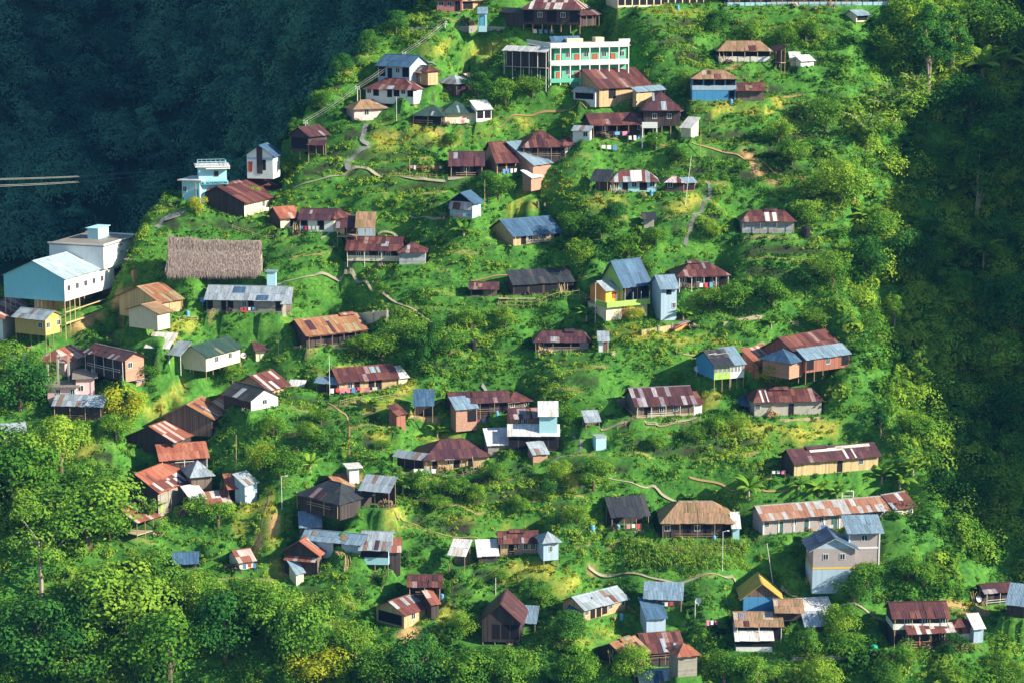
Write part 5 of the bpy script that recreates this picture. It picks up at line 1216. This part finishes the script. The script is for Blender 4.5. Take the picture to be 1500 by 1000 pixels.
ok=(px>-40)&(px<1540)&(py>-40)&(py<1060)&(RNG.random(n)<(1-so)*0.9)&~padmask(x,y,0.15)&~pathmask(x,y,-0.12)&(village(px,py)>0.2)
x,y,z,yl,me_=[q[ok] for q in(x,y,z,yl,me_)]; n=len(x); i=np.repeat(np.arange(n),4); m=len(i)
d=unit(m); d[:,2]=np.abs(d[:,2])+0.8; d/=np.linalg.norm(d,axis=1)[:,None]; hgt=RNG.uniform(0.25,0.6,m)*(1+yl[i]*0.3)
B=np.stack([x,y,z],-1)[i]+RNG.normal(0,0.22,(m,3))*np.array([1,1,0.1]); sd=np.cross(d,unit(m)); sd/=np.linalg.norm(sd,axis=1)[:,None]+1e-9
height(x,y); f_,a_=LASTF; bank_shade=a_*sst(0.6,0.68,f_)*(1-sst(0.82,0.9,f_)); bk=a_*0+bank_shade*0.55-a_*sst(0.88,0.97,f_)*0.3-a_*(1-sst(0.5,0.6,f_))*0.2; kp=np.repeat(RNG.random(n)>bank_shade*0.75,4)  # shade under the lip painted into the grass tone, lit lip paler
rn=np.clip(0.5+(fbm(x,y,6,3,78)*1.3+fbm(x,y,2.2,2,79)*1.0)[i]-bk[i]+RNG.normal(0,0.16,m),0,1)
V=np.stack([B-sd*0.09,B+sd*0.09,B+d*hgt[:,None]],1)[kp].reshape(-1,3); ye=np.clip(yl[i]*1.1*(RNG.random(m)<0.85),0,1)[kp]; rn=rn[kp]; m=len(rn)
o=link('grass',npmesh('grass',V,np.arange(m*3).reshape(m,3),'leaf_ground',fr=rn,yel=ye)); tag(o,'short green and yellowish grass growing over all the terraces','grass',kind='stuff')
# --- woods that read as one mass
def wood(name,label,x,y,zf,R0,R1,nl,size,mat,tb=0.5,jn=0.3,lr=0.35):
    n=len(x); z=zf(x,y); R=RNG.uniform(R0,R1,n)*np.where(RNG.random(n)<0.3,0.6,1); i=np.repeat(np.arange(n),nl); m=len(i); d=unit(m); d[:,2]=np.where(d[:,2]<-0.2,-d[:,2],d[:,2])
    lump=1+0.3*np.sin(d[:,0]*4+i)*np.cos(d[:,1]*4+i*2.1)+0.2*np.sin(d[:,2]*7+i)
    C=np.stack([x,y,z+R*0.6],-1)[i]+d*(R[i]*lump*RNG.uniform(0.75,1.1,m))[:,None]*np.array([1,1,1.1])
    nn=d+jn*unit(m)+np.array([0,0,0.25]); nn/=np.linalg.norm(nn,axis=1)[:,None]
    V,F=leafquads(C,nn,RNG.uniform(0.7,1.3,m)*size,0.7); tone=np.clip(tb+fbm(x,y,14,2,66)*1.4+RNG.normal(0,0.27,n),0,1)
    o=link(name,npmesh(name,V,F,mat,fr=np.clip(tone[i]*(1-lr*0.85)+RNG.random(m)*lr,0,1))); tag(o,label,'forest',kind='stuff'); print(name,n,m)
n=9000; x=RNG.uniform(-260,120,n); y=RNG.uniform(60,460,n); z=macro(x,y); px,py,dd=proj(x,y,z+4)
dl,_=sdist(x,y,CREST); b_=(backhill(x,y)>main0(x,y)-1)|(dl>20); ok=(px>-60)&(px<760)&(py>-70)&(py<420)&b_&(py<380); x,y=x[ok],y[ok]; k=1250; x,y=x[:k],y[:k]
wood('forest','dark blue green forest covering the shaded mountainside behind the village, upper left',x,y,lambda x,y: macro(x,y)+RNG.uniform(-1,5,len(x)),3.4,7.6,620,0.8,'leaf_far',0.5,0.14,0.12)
n=7000; x=RNG.uniform(20,165,n); y=RNG.uniform(-110,135,n); z=ground(x,y); px,py,dd=proj(x,y,z+2)
p=sst(1225,1330,px-np.maximum(py-560,0)*0.42); ok=(px<1560)&(py>-60)&(py<1060)&(RNG.random(n)<p*0.42)&~padmask(x,y,3.5); x,y=x[ok],y[ok]
wood('woodland','dark tangled woodland filling the shaded gully along the right side',x,y,ground,1.4,3.8,340,0.42,'leaf_mid',0.55,0.2,0.25)
n=5000; x=RNG.uniform(-165,20,n); y=RNG.uniform(-110,60,n); z=ground(x,y); px,py,dd=proj(x,y,z+2)
p=np.maximum(sst(20,120,(py-560)-px*0.9),sst(900,950,py)); p=p*(~padmask(x,y,4.5)); ok=(px>-60)&(px<1560)&(py<1080)&(RNG.random(n)<p*0.30); x,y=x[ok],y[ok]
wood('grove','mixed sunlit woodland on the slope along the bottom and lower left',x,y,ground,1.3,2.8,360,0.34,'leaf_mid',0.62)
n=900; x=RNG.uniform(-60,20,n); y=RNG.uniform(20,110,n); dl,_=sdist(x,y,CREST); px,py,_=proj(x,y,main0(x,y)); ok=(dl>-1)&(dl<16)&(px>205)&~padmask(x,y,3); x,y=x[ok],y[ok]
wood('crest_wood','dark trees along the shaded left crest of the village spur',x,y,ground,1.2,2.6,160,0.5,'leaf_dark')

n=260000; x=RNG.uniform(NX0+5,120,n); y=RNG.uniform(NY0+20,NY1-8,n); height(x,y); f_,a_=LASTF; rw=np.abs(np.modf(f_*7)[0]-0.5)<0.17; k_=(f_>0.42)&(f_<0.66)|(f_<0.1)
ok=rw&k_&(a_>0.35)&(fbm(x,y,14,3,97)>-0.02); x,y=x[ok],y[ok]; z=ground(x,y); px,py,_=proj(x,y,z); ok=(px>-20)&(px<1200)&(py>-20)&(py<900)&~padmask(x,y,0.6)&~pathmask(x,y,0); x,y,z=x[ok],y[ok],z[ok]; n=len(x); print('crops',n)
i=np.repeat(np.arange(n),7); m=len(i); d=unit(m); d[:,2]=np.abs(d[:,2])+0.5; d/=np.linalg.norm(d,axis=1)[:,None]; H=RNG.uniform(0.35,0.75,n)[i]*RNG.uniform(0.7,1.1,m); sd=np.cross(d,unit(m)); sd/=np.linalg.norm(sd,axis=1)[:,None]+1e-9
B=np.stack([x,y,z],-1)[i]; V=np.stack([B+d*(H*0.3)[:,None]-sd*0.13,B+d*(H*0.3)[:,None]+sd*0.13,B+d*(H*1.2)[:,None]],1).reshape(-1,3)
o=link('garden_crops',npmesh('garden_crops',V,np.arange(m*3).reshape(m,3),'leaf_lime',fr=np.clip(0.45+fbm(x,y,5,2,98)[i]*1.3+RNG.normal(0,0.15,m),0,1))); tag(o,'rows of low garden crops planted along the terrace treads','crops',kind='stuff')
# ---------------- small things of the village
def up(px,py,h): # height in metres of h pixels at the ground seen at (px,py)
    P=gcast(px,py); return P,h/(FPX/proj(*P)[2]*0.98)
def single(name,label,cat,mb,mats,P,rz=0,group=None):
    o=mb.build(name,mats,None,P,rz); tag(o,label,cat,group); return o
def thing(name,label,cat,P,rz=0,group=None):
    r=bpy.data.objects.new(name,None); COL.objects.link(r); r.location=P; r.rotation_euler=(0,0,rz); tag(r,label,cat,group); return r
# power line
PT=[(326,262,24),(384,254,40),(448,218,40),(524,172,44),(592,116,38),(652,44,12)]
LBL=['power pole beside the pale blue flat roofed house','power pole over the small white gabled hut','power pole above the dark shed under the cables','power pole between the brown and white hip roofed houses','power pole at the grey blue roofed house','power pole just below the red brick house at the top']
TOPS=[]
for (x,y,h),lb in zip(PT,LBL):
    P,hm=up(x,y,h); t=thing('power_pole',lb,'pole',P,rad(-40),'poles carrying the power line up the spur')
    q=MB(); q.bar((0,0,-0.8),(0,0,hm),0.1,6,0,0.07); q.build('pole','post_white',t)
    q=MB(); q.beam((-0.5,0,hm-0.15),(0.5,0,hm-0.15),0.1,0.1); q.beam((-0.5,0,hm-0.6),(0.5,0,hm-0.6),0.1,0.1); q.build('crossarm','post_white',t)
    for dx in(-0.45,0.45):
        for dz in (-0.1,-0.55): q=MB(); q.bar((dx,0,hm+dz),(dx,0,hm+dz+0.22),0.07,6); q.build('insulator','dish',t)
    c,s_=math.cos(rad(-40)),math.sin(rad(-40)); TOPS.append([P+np.array([dx*c,dx*s_,hm+dz]) for dz in(0.12,-0.33) for dx in(-0.45,0.45)])
def wire(a,b,sag,r,label,group,name='power_cable'):
    mb=MB(); pr=None
    for t in np.linspace(0,1,17):
        p=a*(1-t)+b*t-np.array([0,0,sag*4*t*(1-t)])
        if pr is not None: mb.bar(pr,p,r,4)
        pr=p
    single(name,label,'cable',mb,'wire',(0,0,0),0,group)
far=[onplane(-330,265+6*i,TOPS[0][i][2]+1.5) for i in range(4)]
d0=TOPS[0][0][1]; far=[CAM+ray(-400,q-4)*300 for q in(262,265,275,279)]
for i in range(4): wire(far[i],TOPS[0][i],2.4 if i<2 else 2.8,0.032,['highest','second highest','third highest','lowest'][i]+' power cable sweeping in from the left edge to the pale blue house','cables of the line from the left edge')
nmz=['from the pale blue house to the small white hut','from the small white hut to the dark shed','from the dark shed to the pink cottage','from the pink cottage to the grey blue roofed house','from the grey blue roofed house up to the red brick house']
for k in range(5):
    for i in range(4): wire(TOPS[k][i],TOPS[k+1][i],0.35,0.019,['nearest topmost','farther topmost','nearest lower','farther lower'][i]+' power cable '+nmz[k],'cables running '+nmz[k])
# bamboo and timber poles, lamp posts
def post(x,y,h,label,lean=0,mat='post_tan',r=0.07,arm=0):
    P,hm=up(x,y,h); q=MB(); q.bar((0,0,-0.6),(lean*hm,0,hm),r,6,0,r*0.7); 
    if arm: q.bar((lean*hm,0,hm-0.05),(lean*hm+0.8,0,hm+0.15),0.05,5); q.box(lean*hm+0.7,-0.1,hm+0.05,lean*hm+1.1,0.1,hm+0.2)
    single('pole' if not arm else 'street_lamp',label,'pole' if not arm else 'lamp',q,mat,P)
for a in [(581,181,38,'thin white pole on the lawn right of the pink cottage',0,'post_white'),(528,174,42,'slender bamboo mast beside the pink cottage',0),(710,312,48,'tall thin mast below the low purple roofed house',0),(288,318,50,'thin pole in front of the pale blue flat roofed house',0),
 (346,700,64,'tall brown bamboo mast right of the silver blue pyramid roof',0.02),(483,582,62,'pale mast left of the brown roofed house',0,'post_white'),(1003,300,70,'slanting cable mast by the long stairway',0.12,'post_white'),(1026,230,40,'thin mast above the long stairway',0),
 (1134,860,66,'leaning pale mast between the corn and the blue gabled mauve house',-0.18,'post_white'),(1026,630,22,'short post below the streaked roof plank house',0),(1044,250,14,'short stake beside the stairway',0),(726,870,25,'white mast above the dark gable fronted house',0,'post_white'),(663,890,42,'dark thin mast right of the purple roofed lattice shed',0,'post_dark'),
 (413,745,48,'pale lamp mast left of the dark netted roof',0,'post_white'),(408,525,45,'dark bamboo mast left of the orange rust long roof',0,'post_dark'),(75,560,60,'grey mast over the pink and white concrete house',0),(1058,835,58,'lamp mast in the corn below the brown hip roof',0,'post_white'),(991,520,20,'stake by the stair below the colourful house',0),(1018,905,25,'white post in the shaded yard',0,'post_white'),
 (85,383,36,'white post before the white concrete building',0,'post_white'),(655,255,20,'laundry post left of the low purple roofed house',0),(600,255,22,'laundry post on the long terrace',0),(872,475,60,'slim lamp mast left of the steep steel blue roof',0,'post_white')]:
    post(a[0],a[1],a[2],a[3],a[4],a[5] if len(a)>5 else 'post_tan',0.07,1 if 'lamp' in a[3] else 0)
# unfinished concrete pillars
for i,(x,y,h) in enumerate([(22,560,36),(38,562,42),(55,566,40),(71,568,34),(86,572,46),(101,560,38),(102,578,46),(136,560,20)]):
    P,hm=up(x,y,h); q=MB(); q.box(-0.18,-0.18,-0.6,0.18,0.18,hm); 
    for dx in(-.1,.1): q.bar((dx,0,hm),(dx,0,hm+0.5),0.03,4)
    single('concrete_pillar','bare concrete pillar of the unfinished frame above the pink concrete house','pillar',q,'wall_concrete',P,0,'pillars of the unfinished frame')
# fences
def fence(pts,h,label,mat='post_tan',rail=2,sp=1.3):
    P=[gcast(*q) for q in pts]; root=thing('fence',label,'fence',P[0]); posts=0; q=MB(); 
    for a,b in zip(P[:-1],P[1:]):
        L=np.linalg.norm(b-a); n=max(1,int(L/sp)); pr=None
        for i in range(n+1):
            p=a+(b-a)*i/n; z=float(ground(p[0],p[1])); c=Vector((p[0]-P[0][0],p[1]-P[0][1],z-P[0][2]))
            m_=MB(); m_.bar(c-Vector((0,0,0.4)),c+Vector((random.uniform(-.08,.08),0,h*random.uniform(0.85,1.15))),0.05,4); m_.build('post',mat,root)
            if pr is not None:
                for k in range(rail): q.bar(pr+Vector((0,0,h*(0.4+0.45*k))),c+Vector((0,0,h*(0.4+0.45*k))),0.035,4)
            pr=c
    q.build('rail',mat,root)
for pts,h,lb in [([(498,592),(560,585),(596,582)],0.8,'low pale picket fence before the brown roofed house'),([(440,512),(500,508),(540,500)],0.8,'stick fence in front of the orange rust long roof'),([(860,158),(920,156),(975,154)],1.1,'rail fence under the red brown roofed house'),([(262,470),(290,470)],0.9,'short stick fence left of the silver roofed house'),
 ([(732,452),(790,450),(868,448)],1.6,'leaning pole railing of the boardwalk'),([(1090,352),(1165,352)],0.7,'low rail fence before the board house'),([(905,628),(960,624),(1025,616)],0.7,'rail fence along the streaked roof house terrace'),([(300,470),(430,466)],0.6,'garden sticks below the silver roofed house'),
 ([(560,262),(640,262)],0.9,'stake fence on the long terrace edge'),([(1230,950),(1290,965),(1330,970)],0.8,'wire fence below the two storey rust roofed house'),([(1370,960),(1440,955)],0.9,'stick fence below the brown hip roof cottage'),([(960,802),(1085,802)],0.8,'stick fence before the brown hip roof above the corn'),
 ([(10,358),(60,352)],1.2,'pale fence beside the ruined gate at the left edge'),([(575,690),(630,694),(715,694)],0.7,'stick fence below the wide dark purple roof'),([(340,335),(410,345)],0.8,'fence in front of the large brown barn'),([(640,36),(690,38)],0.8,'white stone edged fence by the red brick house'),([(880,870),(930,900)],0.8,'fence right of the tan house with the silver roof')]:
    fence(pts,h,lb)
# retaining walls
def rwall(pts,h,label,mat,th=0.35,posts=1):
    P=[gcast(*q) for q in pts]; root=thing('retaining_wall',label,'wall',P[0]); 
    zt=max(p[2] for p in P)+h
    for a,b in zip(P[:-1],P[1:]):
        a2=Vector(a-P[0]);b2=Vector(b-P[0]); q=MB(); n=max(1,int((b2-a2).length/1.2)); d=(b2-a2).normalized(); s_=Vector((-d.y,d.x,0)).normalized()*th
        for i in range(n):
            p=a2.lerp(b2,i/n); r_=a2.lerp(b2,(i+1)/n); t1=p.z+h*random.uniform(0.97,1.02); t2=r_.z+h
            A=[(p.x,p.y,p.z-1.0),(r_.x,r_.y,r_.z-1.0),(r_.x,r_.y,t2),(p.x,p.y,t1)]; B=[(x+s_.x,y+s_.y,z) for x,y,z in A]
            q.face(A); q.face(B[::-1]); q.face([A[3],A[2],B[2],B[3]]); q.face([A[0],B[0],B[1],A[1]][::-1]); q.face([A[0],A[3],B[3],B[0]]); q.face([A[1],B[1],B[2],A[2]])
        q.build('wall_panel',mat,root)
        if posts:
            q=MB(); q.box(b2.x-0.15,b2.y-0.2,b2.z-0.8,b2.x+0.15,b2.y+0.3,b2.z+h+0.25); q.build('pier','wall_concrete',root)
rwall([(470,480),(503,476),(520,474),(547,472),(567,470)],2.0,'cream concrete retaining wall with dark piers behind the orange rust long roof','wall_cream')
rwall([(940,492),(965,488),(985,484)],1.1,'low cream stone wall under the small shed with orange front','wall_bamboo')
rwall([(600,45),(640,44),(700,42),(740,44)],0.6,'pale stone edging of the terrace under the red brick house','stone',0.5,0)
rwall([(1160,968),(1230,966),(1285,962)],0.7,'low stone wall in the lower right yard','stone',0.4,0)
rwall([(905,590),(940,585)],0.6,'short stone ledge left of the streaked roof house','stone',0.4,0)
rwall([(1060,478),(1110,468),(1170,478)],0.8,'long dry stone and brushwood ledge across the grassy slope','plank',0.6,0)
rwall([(430,512),(520,514),(540,510)],0.7,'pale ledge edging the terrace of the orange rust long roof','kerb',0.4,0)
rwall([(1096,612),(1150,618),(1206,614)],0.5,'tan stone ledge under the grey walled house','wall_bamboo',0.5,0)
rwall([(1400,900),(1450,900)],0.5,'earth ledge in front of the dark gabled house','soil_light',0.5,0)
rwall([(40,352),(62,350)],2.6,'ruined stone gate wall at the left edge','stone',0.5,1); rwall([(68,352),(80,352)],2.6,'broken stone gate pier beside the ruined gate wall','stone',0.5,0)
rwall([(150,432),(196,418)],3.0,'yellow earth bank wall right of the hall stilts','soil_light',0.8,0)
# boardwalk
P0=gcast(730,444); P1=gcast(868,443); r_=thing('boardwalk','long narrow boardwalk on slanting poles left of the colourful house','walkway',P0); d=Vector(P1-P0); q=MB(); q.beam((0,0,0.9),d+Vector((0,0,0.9)),1.0,0.12); q.build('deck','plank',r_)
for i in range(12):
    p=d*(i/11); q=MB(); q.bar(p+Vector((random.uniform(-.5,.5),-1.2,-2.4)),p+Vector((0,0,0.85)),0.07,5); q.build('support_pole','post',r_)
# leaning bamboo poles at the left edge
r_=thing('bamboo_poles','bundle of long bamboo poles leaning on the bank at the left edge','poles',gcast(20,392))
q=MB()
for i in range(26): x=i*0.28-3.3; q.bar((x+random.uniform(-.3,.3),-0.8,-1.2),(x-0.9+random.uniform(-.3,.3),1.2,3.0+random.uniform(-.5,.6)),0.07,5)
q.build('pole_bundle','post_tan',r_)
# satellite dishes, tanks, washing, wood piles
def dish(x,y,label,sz=0.5,h=1.2,mat='dish'):
    P=gcast(x,y); t=thing('satellite_dish',label,'dish',P); q=MB(); q.bar((0,0,-0.5),(0,0,h),0.05,5); q.build('mast','post_white',t)
    V=[(0,0,0)];F=[]; n=14
    for k,rr in enumerate((0.5,1.0)):
        for i in range(n): a=2*PI*i/n; V.append((sz*rr*math.cos(a),0.25*sz*(rr*rr)*-1,sz*rr*math.sin(a)))
    for i in range(n): F.append((0,1+(i+1)%n,1+i)); F.append((1+i,1+(i+1)%n,1+n+(i+1)%n,1+n+i))
    nb=len(V); V+= [(v[0],v[1]+0.05,v[2]) for v in V]; F+= [tuple(nb+j for j in f[::-1]) for f in F]
    o=link('reflector',mkmesh('reflector',V,F,mat),t,(0,0,h)); o.rotation_euler=(rad(-25),0,rad(random.uniform(-30,30)))
for x,y,lb,m_ in [(866,150,'white dish left of the tan house with the red brown roof','dish'),(963,192,'white dish at the dark two storey house','dish'),(297,447,'round blue dish left of the silver roofed house','tarp'),(1023,888,'white dish in the shaded yard right of the long blue sheet roof','dish'),(539,738,'blue dish under the silver lean-to by the dark netted roof','tarp'),(1433,885,'white dish in front of the dark gabled house','dish'),
  (947,760,'white dish at the dark open shack','dish'),(357,528,'pale dish between the cream stilt house and its wing','dish'),(1020,548,'white dish on the navy roofed house terrace','dish'),(763,926,'blue dish beside the dark gable fronted house','tarp')]: dish(x,y,lb,0.55,1.0,m_)
def tank(x,y,label,r=0.55,h=1.2,mat='tank_black'):
    P=gcast(x,y); q=MB(); n=14; pr=[(0,r),(h*0.8,r),(h*0.93,r*0.75),(h,r*0.3)]
    for (za,ra),(zb,rb) in zip([(-0.4,r)]+pr[:-1],pr): q.bar((0,0,za),(0,0,zb),ra,n,0,rb)
    for zz in(0.25,0.5): q.bar((0,0,h*zz),(0,0,h*zz+0.05),r*1.04,n)
    q.bar((0,0,h),(0,0,h+0.06),r*0.35,n); single('water_tank',label,'tank',q,mat,P)
for a in [(1279,957,'green round water tank at the left of the two storey rust roofed house',0.75,1.6,'tank_green'),(1180,344,'black tank right of the board house',0.9,1.7,'tank_black'),(693,510,'striped dark tank on the path in the green gully',0.7,1.6,'tank_black'),(905,775,'blue barrel in the dark open shack',0.4,0.9,'tarp'),(868,775,'blue barrel on the slope left of the dark open shack',0.4,0.8,'tarp'),(700,612,'blue barrel in front of the long brown purple roof',0.45,0.9,'tarp'),(60,455,'black tank between the hall and the stilt house',0.6,1.2,'tank_black'),(1215,905,'white barrel among the low cluttered sheds',0.4,0.9,'dish')]: tank(*a)
CL=['cloth_red','cloth_white','cloth_blue','cloth_pink','cloth_white','tarp']
def washing(x0,y0,x1,y1,label,n=7):
    A=gcast(x0,y0);B=gcast(x1,y1); B=np.array([B[0],B[1],B[2]]); t=thing('washing_line',label,'laundry',A); d=Vector(B-A); h=1.7
    q=MB(); q.bar((0,0,-0.4),(0,0,h),0.04,4); q.build('pole','post',t); q=MB(); q.bar(d+Vector((0,0,-0.4)),d+Vector((0,0,h)),0.04,4); q.build('pole','post',t)
    q=MB(); q.bar((0,0,h),d+Vector((0,0,h)),0.015,3); q.build('line','wire',t)
    for i in range(n):
        a=d*((i+0.15)/n)+Vector((0,0,h)); b=d*((i+0.8)/n)+Vector((0,0,h)); L=random.uniform(0.5,1.0); q=MB(); o=Vector((0,-0.03,0)); w_=Vector((0,-0.08,0))
        q.face([a+o,b+o,b+w_-Vector((0,0,L)),a+w_-Vector((0,0,L*random.uniform(.85,1)))][::-1]); q.face([a-o,b-o,b-o-Vector((0,0,L)),a-o-Vector((0,0,L))]); q.build('garment',random.choice(CL),t)
for a in [(600,255,648,256,'washing line along the long terrace left of the low purple roof',9),(440,344,468,344,'washing in front of the pinkish purple roofed house',5),(483,582,530,580,'washing line with red clothes at the brown roofed house',6),(1034,922,1052,923,'red and pink washing in the shaded yard',3),(605,700,640,700,'washing below the silver lean-to of the wide dark purple roof',4),(780,55,812,56,'washing on the terrace above the green building',4),(880,225,905,226,'washing right of the large rust roofed house',3),(1130,703,1150,702,'white washing left of the barn with white roof sheets',3),(460,230,478,230,'white washing by the dark shed under the cables',3),(920,212,940,210,'washing under the long purple roofed house',3),(690,628,712,626,'blue washing before the long brown purple roof',3)]: washing(*a)
def woodpile(x,y,label,wd=2.0,h=1.0):
    P=gcast(x,y); q=MB()
    for i in range(int(wd*h*22)): a=random.uniform(-wd/2,wd/2); z=random.uniform(0,h)*(1-abs(a)/wd); y0=random.uniform(-.5,0); q.bar((a,y0-0.1,z),(a+random.uniform(-.25,.25),y0+1.0,z+random.uniform(-.1,.15)),random.uniform(0.04,0.09),5)
    single('firewood_pile',label,'firewood',q,random.choice(['plank','post','wall_wood','post_tan']),P,random.uniform(-.6,.6),'firewood and timber piles')
i=0
for (sh,hx,hy,P) in list(ALLH):
    i+=1
    if i%2==0: woodpile(hx-22,hy+2,'stacked firewood left of the '+sh,random.uniform(1.2,2.4),random.uniform(0.7,1.2))
    if i%3==1: woodpile(hx+12,hy+5,'loose timber pile in front of the '+sh,random.uniform(1.0,2.0),random.uniform(0.4,0.8))
    if i%5==3: tank(hx+25,hy+3,'small blue plastic drum right of the '+sh,0.32,0.75,'tarp')
j=0
for (sh,hx,hy,P) in list(ALLH):
    j+=1
    if j%4==2 and hy<900 and hx>60: washing(hx-6,hy+7,hx+16,hy+6,'washing hung in front of the '+sh,random.randint(2,4))
    if j%4==0:
        P_=gcast(hx+random.choice((-30,32)),hy+3); q=MB()
        for k_ in range(9): a_=random.uniform(-1,1); q.bar((a_,0,-0.3),(a_+random.uniform(-.5,.5),0.8,random.uniform(1.3,2.6)),0.05,5)
        single('pole_stack','leaning stack of poles beside the '+sh,'poles',q,'post_tan',P_,random.uniform(-.5,.5))
woodpile(685,38,'tangled firewood heap beside the tiny teal outhouse',3.4,1.8)
woodpile(270,755,'big heap of planks beside the grey board wall',3,1.4); woodpile(1370,945,'brushwood stack against the two storey rust roofed house',3,2); woodpile(565,742,'dark branch stack right of the silver lean-to',3,1.4); woodpile(1015,480,'branches by the small shed with orange front',2,0.8)
# corn rows
V=[];R=[]
xs=np.array([gcast(px_,py_) for py_ in(812,822,832,806) for px_ in np.arange(915,1092,3.2)])
xs=xs+RNG.normal(0,0.2,xs.shape)*np.array([1,1,0])
for P in xs:
    if padmask(P[None,0],P[None,1],0.3)[0]: continue
    H=random.uniform(1.5,2.3); zg=float(ground(P[0],P[1])); r0=random.random()
    for k in range(9):
        a=random.uniform(0,6.28); z0=H*random.uniform(0.1,0.8); L=random.uniform(0.5,0.9); d=np.array([math.cos(a),math.sin(a),0]); s_=np.array([-d[1],d[0],0])*0.07; o=np.array([P[0],P[1],zg+z0])
        V+= [o-s_*0.5,o+s_*0.5,o+d*L*0.5+s_+[0,0,L*0.5]]; V+= [o+d*L*0.5+s_+[0,0,L*0.5],o+d*L*0.5-s_+[0,0,L*0.5],o+d*L+[0,0,L*0.1]]; R+=[r0*.4+.5]*2
    o=np.array([P[0],P[1],zg]); V+= [o+[-.04,0,0],o+[.04,0,0],o+[0,0,H]]; R.append(0.5)
V=np.array(V); o=link('corn',npmesh('corn',V,np.arange(len(V)).reshape(-1,3),'leaf_lime',fr=R)); tag(o,'rows of tall corn below the brown hip roofed dark house','corn',kind='stuff')
# people
def person(x,y,label,shirt,trs,rz=0):
    P=gcast(x,y); t=thing('person',label,'person',P,rz)
    J={'pel':(0,0,0.95),'w':(0,0,1.12),'ch':(0,0,1.36),'nk':(0,0,1.5),'hd':(0,-0.01,1.6),'top':(0,0,1.7),'lh':(.1,0,.9),'lk':(.11,-.04,.5),'la':(.12,0.02,.08),'lt':(.13,-.14,.04),'rh':(-.1,0,.9),'rk':(-.1,-.02,.5),'ra':(-.12,.05,.08),'rt':(-.12,-.12,.04),'ls':(.19,0,1.4),'le':(.24,.03,1.12),'lw':(.22,-.08,.88),'lf':(.21,-.12,.78),'rs':(-.19,0,1.4),'re':(-.25,.02,1.12),'rw':(-.2,-.16,.95),'rf':(-.17,-.22,.88)}
    Rr={'pel':.15,'w':.13,'ch':.16,'nk':.06,'hd':.1,'top':.085,'lh':.1,'lk':.06,'la':.045,'lt':.04,'rh':.1,'rk':.06,'ra':.045,'rt':.04,'ls':.065,'le':.045,'lw':.032,'lf':.03,'rs':.065,'re':.045,'rw':.032,'rf':.03}
    E=[('pel','w'),('w','ch'),('ch','nk'),('nk','hd'),('hd','top'),('pel','lh'),('lh','lk'),('lk','la'),('la','lt'),('pel','rh'),('rh','rk'),('rk','ra'),('ra','rt'),('ch','ls'),('ls','le'),('le','lw'),('lw','lf'),('ch','rs'),('rs','re'),('re','rw'),('rw','rf')]
    K=list(J); me=bpy.data.meshes.new('body'); me.from_pydata([J[k] for k in K],[(K.index(a),K.index(b)) for a,b in E],[]); o=link('body',me,t)
    md=o.modifiers.new('s','SKIN'); 
    for k,v in zip(K,me.skin_vertices[0].data if me.skin_vertices else []): v.radius=(Rr[k],Rr[k])
    if not me.skin_vertices:
        bpy.context.view_layer.objects.active=o
    me.materials.append(MATS['skin']); o.modifiers.new('u','SUBSURF').levels=1
    q=MB(); q.bar((0,0,0.93),(0,0,1.46),0.17,10,0,0.19); q.build('shirt',shirt,t); q=MB(); q.bar((.1,0,.95),(.115,0,.12),.115,8,0,.07); q.bar((-.1,0,.95),(-.115,0,.12),.115,8,0,.07); q.build('trousers',trs,t)
    q=MB(); q.bar((0,0.02,1.62),(0,0.02,1.74),0.11,8,0,0.07); q.build('hair','hair',t)
person(787,306,'person in dark clothes standing among yellow plants on the middle terrace','cloth_dark','cloth_dark',0.3)
person(798,309,'person in a white shirt stooping beside the yellow plants','cloth_white','cloth_dark',0.8)
person(1346,952,'person in a red top in the yard of the two storey rust roofed house','cloth_red','cloth_dark',-0.3)
# clutter details: ladder, twig frame
P=gcast(1240,734); t=thing('timber_frame','small bare timber frame behind the long patchy orange roof','frame',P); q=MB()
for x in(-1,1):
    for y_ in(-1,1): q.bar((x,y_,-0.5),(x,y_,2.2),0.09,5)
q.beam((-1,-1,2.2),(1,-1,2.2),0.12,0.12); q.beam((-1,1,2.2),(1,1,2.2),0.12,0.12); q.beam((-1,-1,1.3),(1,-1,1.3),0.1,0.1); q.build('frame','post_white',t)
P=gcast(685,668); t=thing('ladder_rack','slanting ladder like rack on the bank below the two tier house','rack',P); q=MB()
for x in(-0.8,0.8): q.beam((x,-1.6,-1.6),(x,1.6,1.4),0.1,0.1)
for k in range(9): q.beam((-0.9,-1.5+k*0.38,-1.5+k*0.36),(0.9,-1.5+k*0.38,-1.5+k*0.36),0.08,0.08)
q.build('rungs','plank',t)
# ---------------- air
mb=MB(); mb.box(-320,-430,-216,320,520,330); hz=mb.build('haze','cloth_white'); hz.data.materials.clear()
m=bpy.data.materials.new('haze'); m.use_nodes=True; n=m.node_tree; n.nodes.clear(); out=N(n,'OutputMaterial'); pv=N(n,'VolumePrincipled')
pv.inputs['Color'].default_value=(0.12,0.38,1.0,1); pv.inputs['Density'].default_value=HZ; pv.inputs['Anisotropy'].default_value=0.0
n.links.new(pv.outputs[0],out.inputs['Volume']); hz.data.materials.append(m); tag(hz,None,None,kind='stuff'); hz['label']='thin blue haze filling the valley air'; hz['category']='haze'
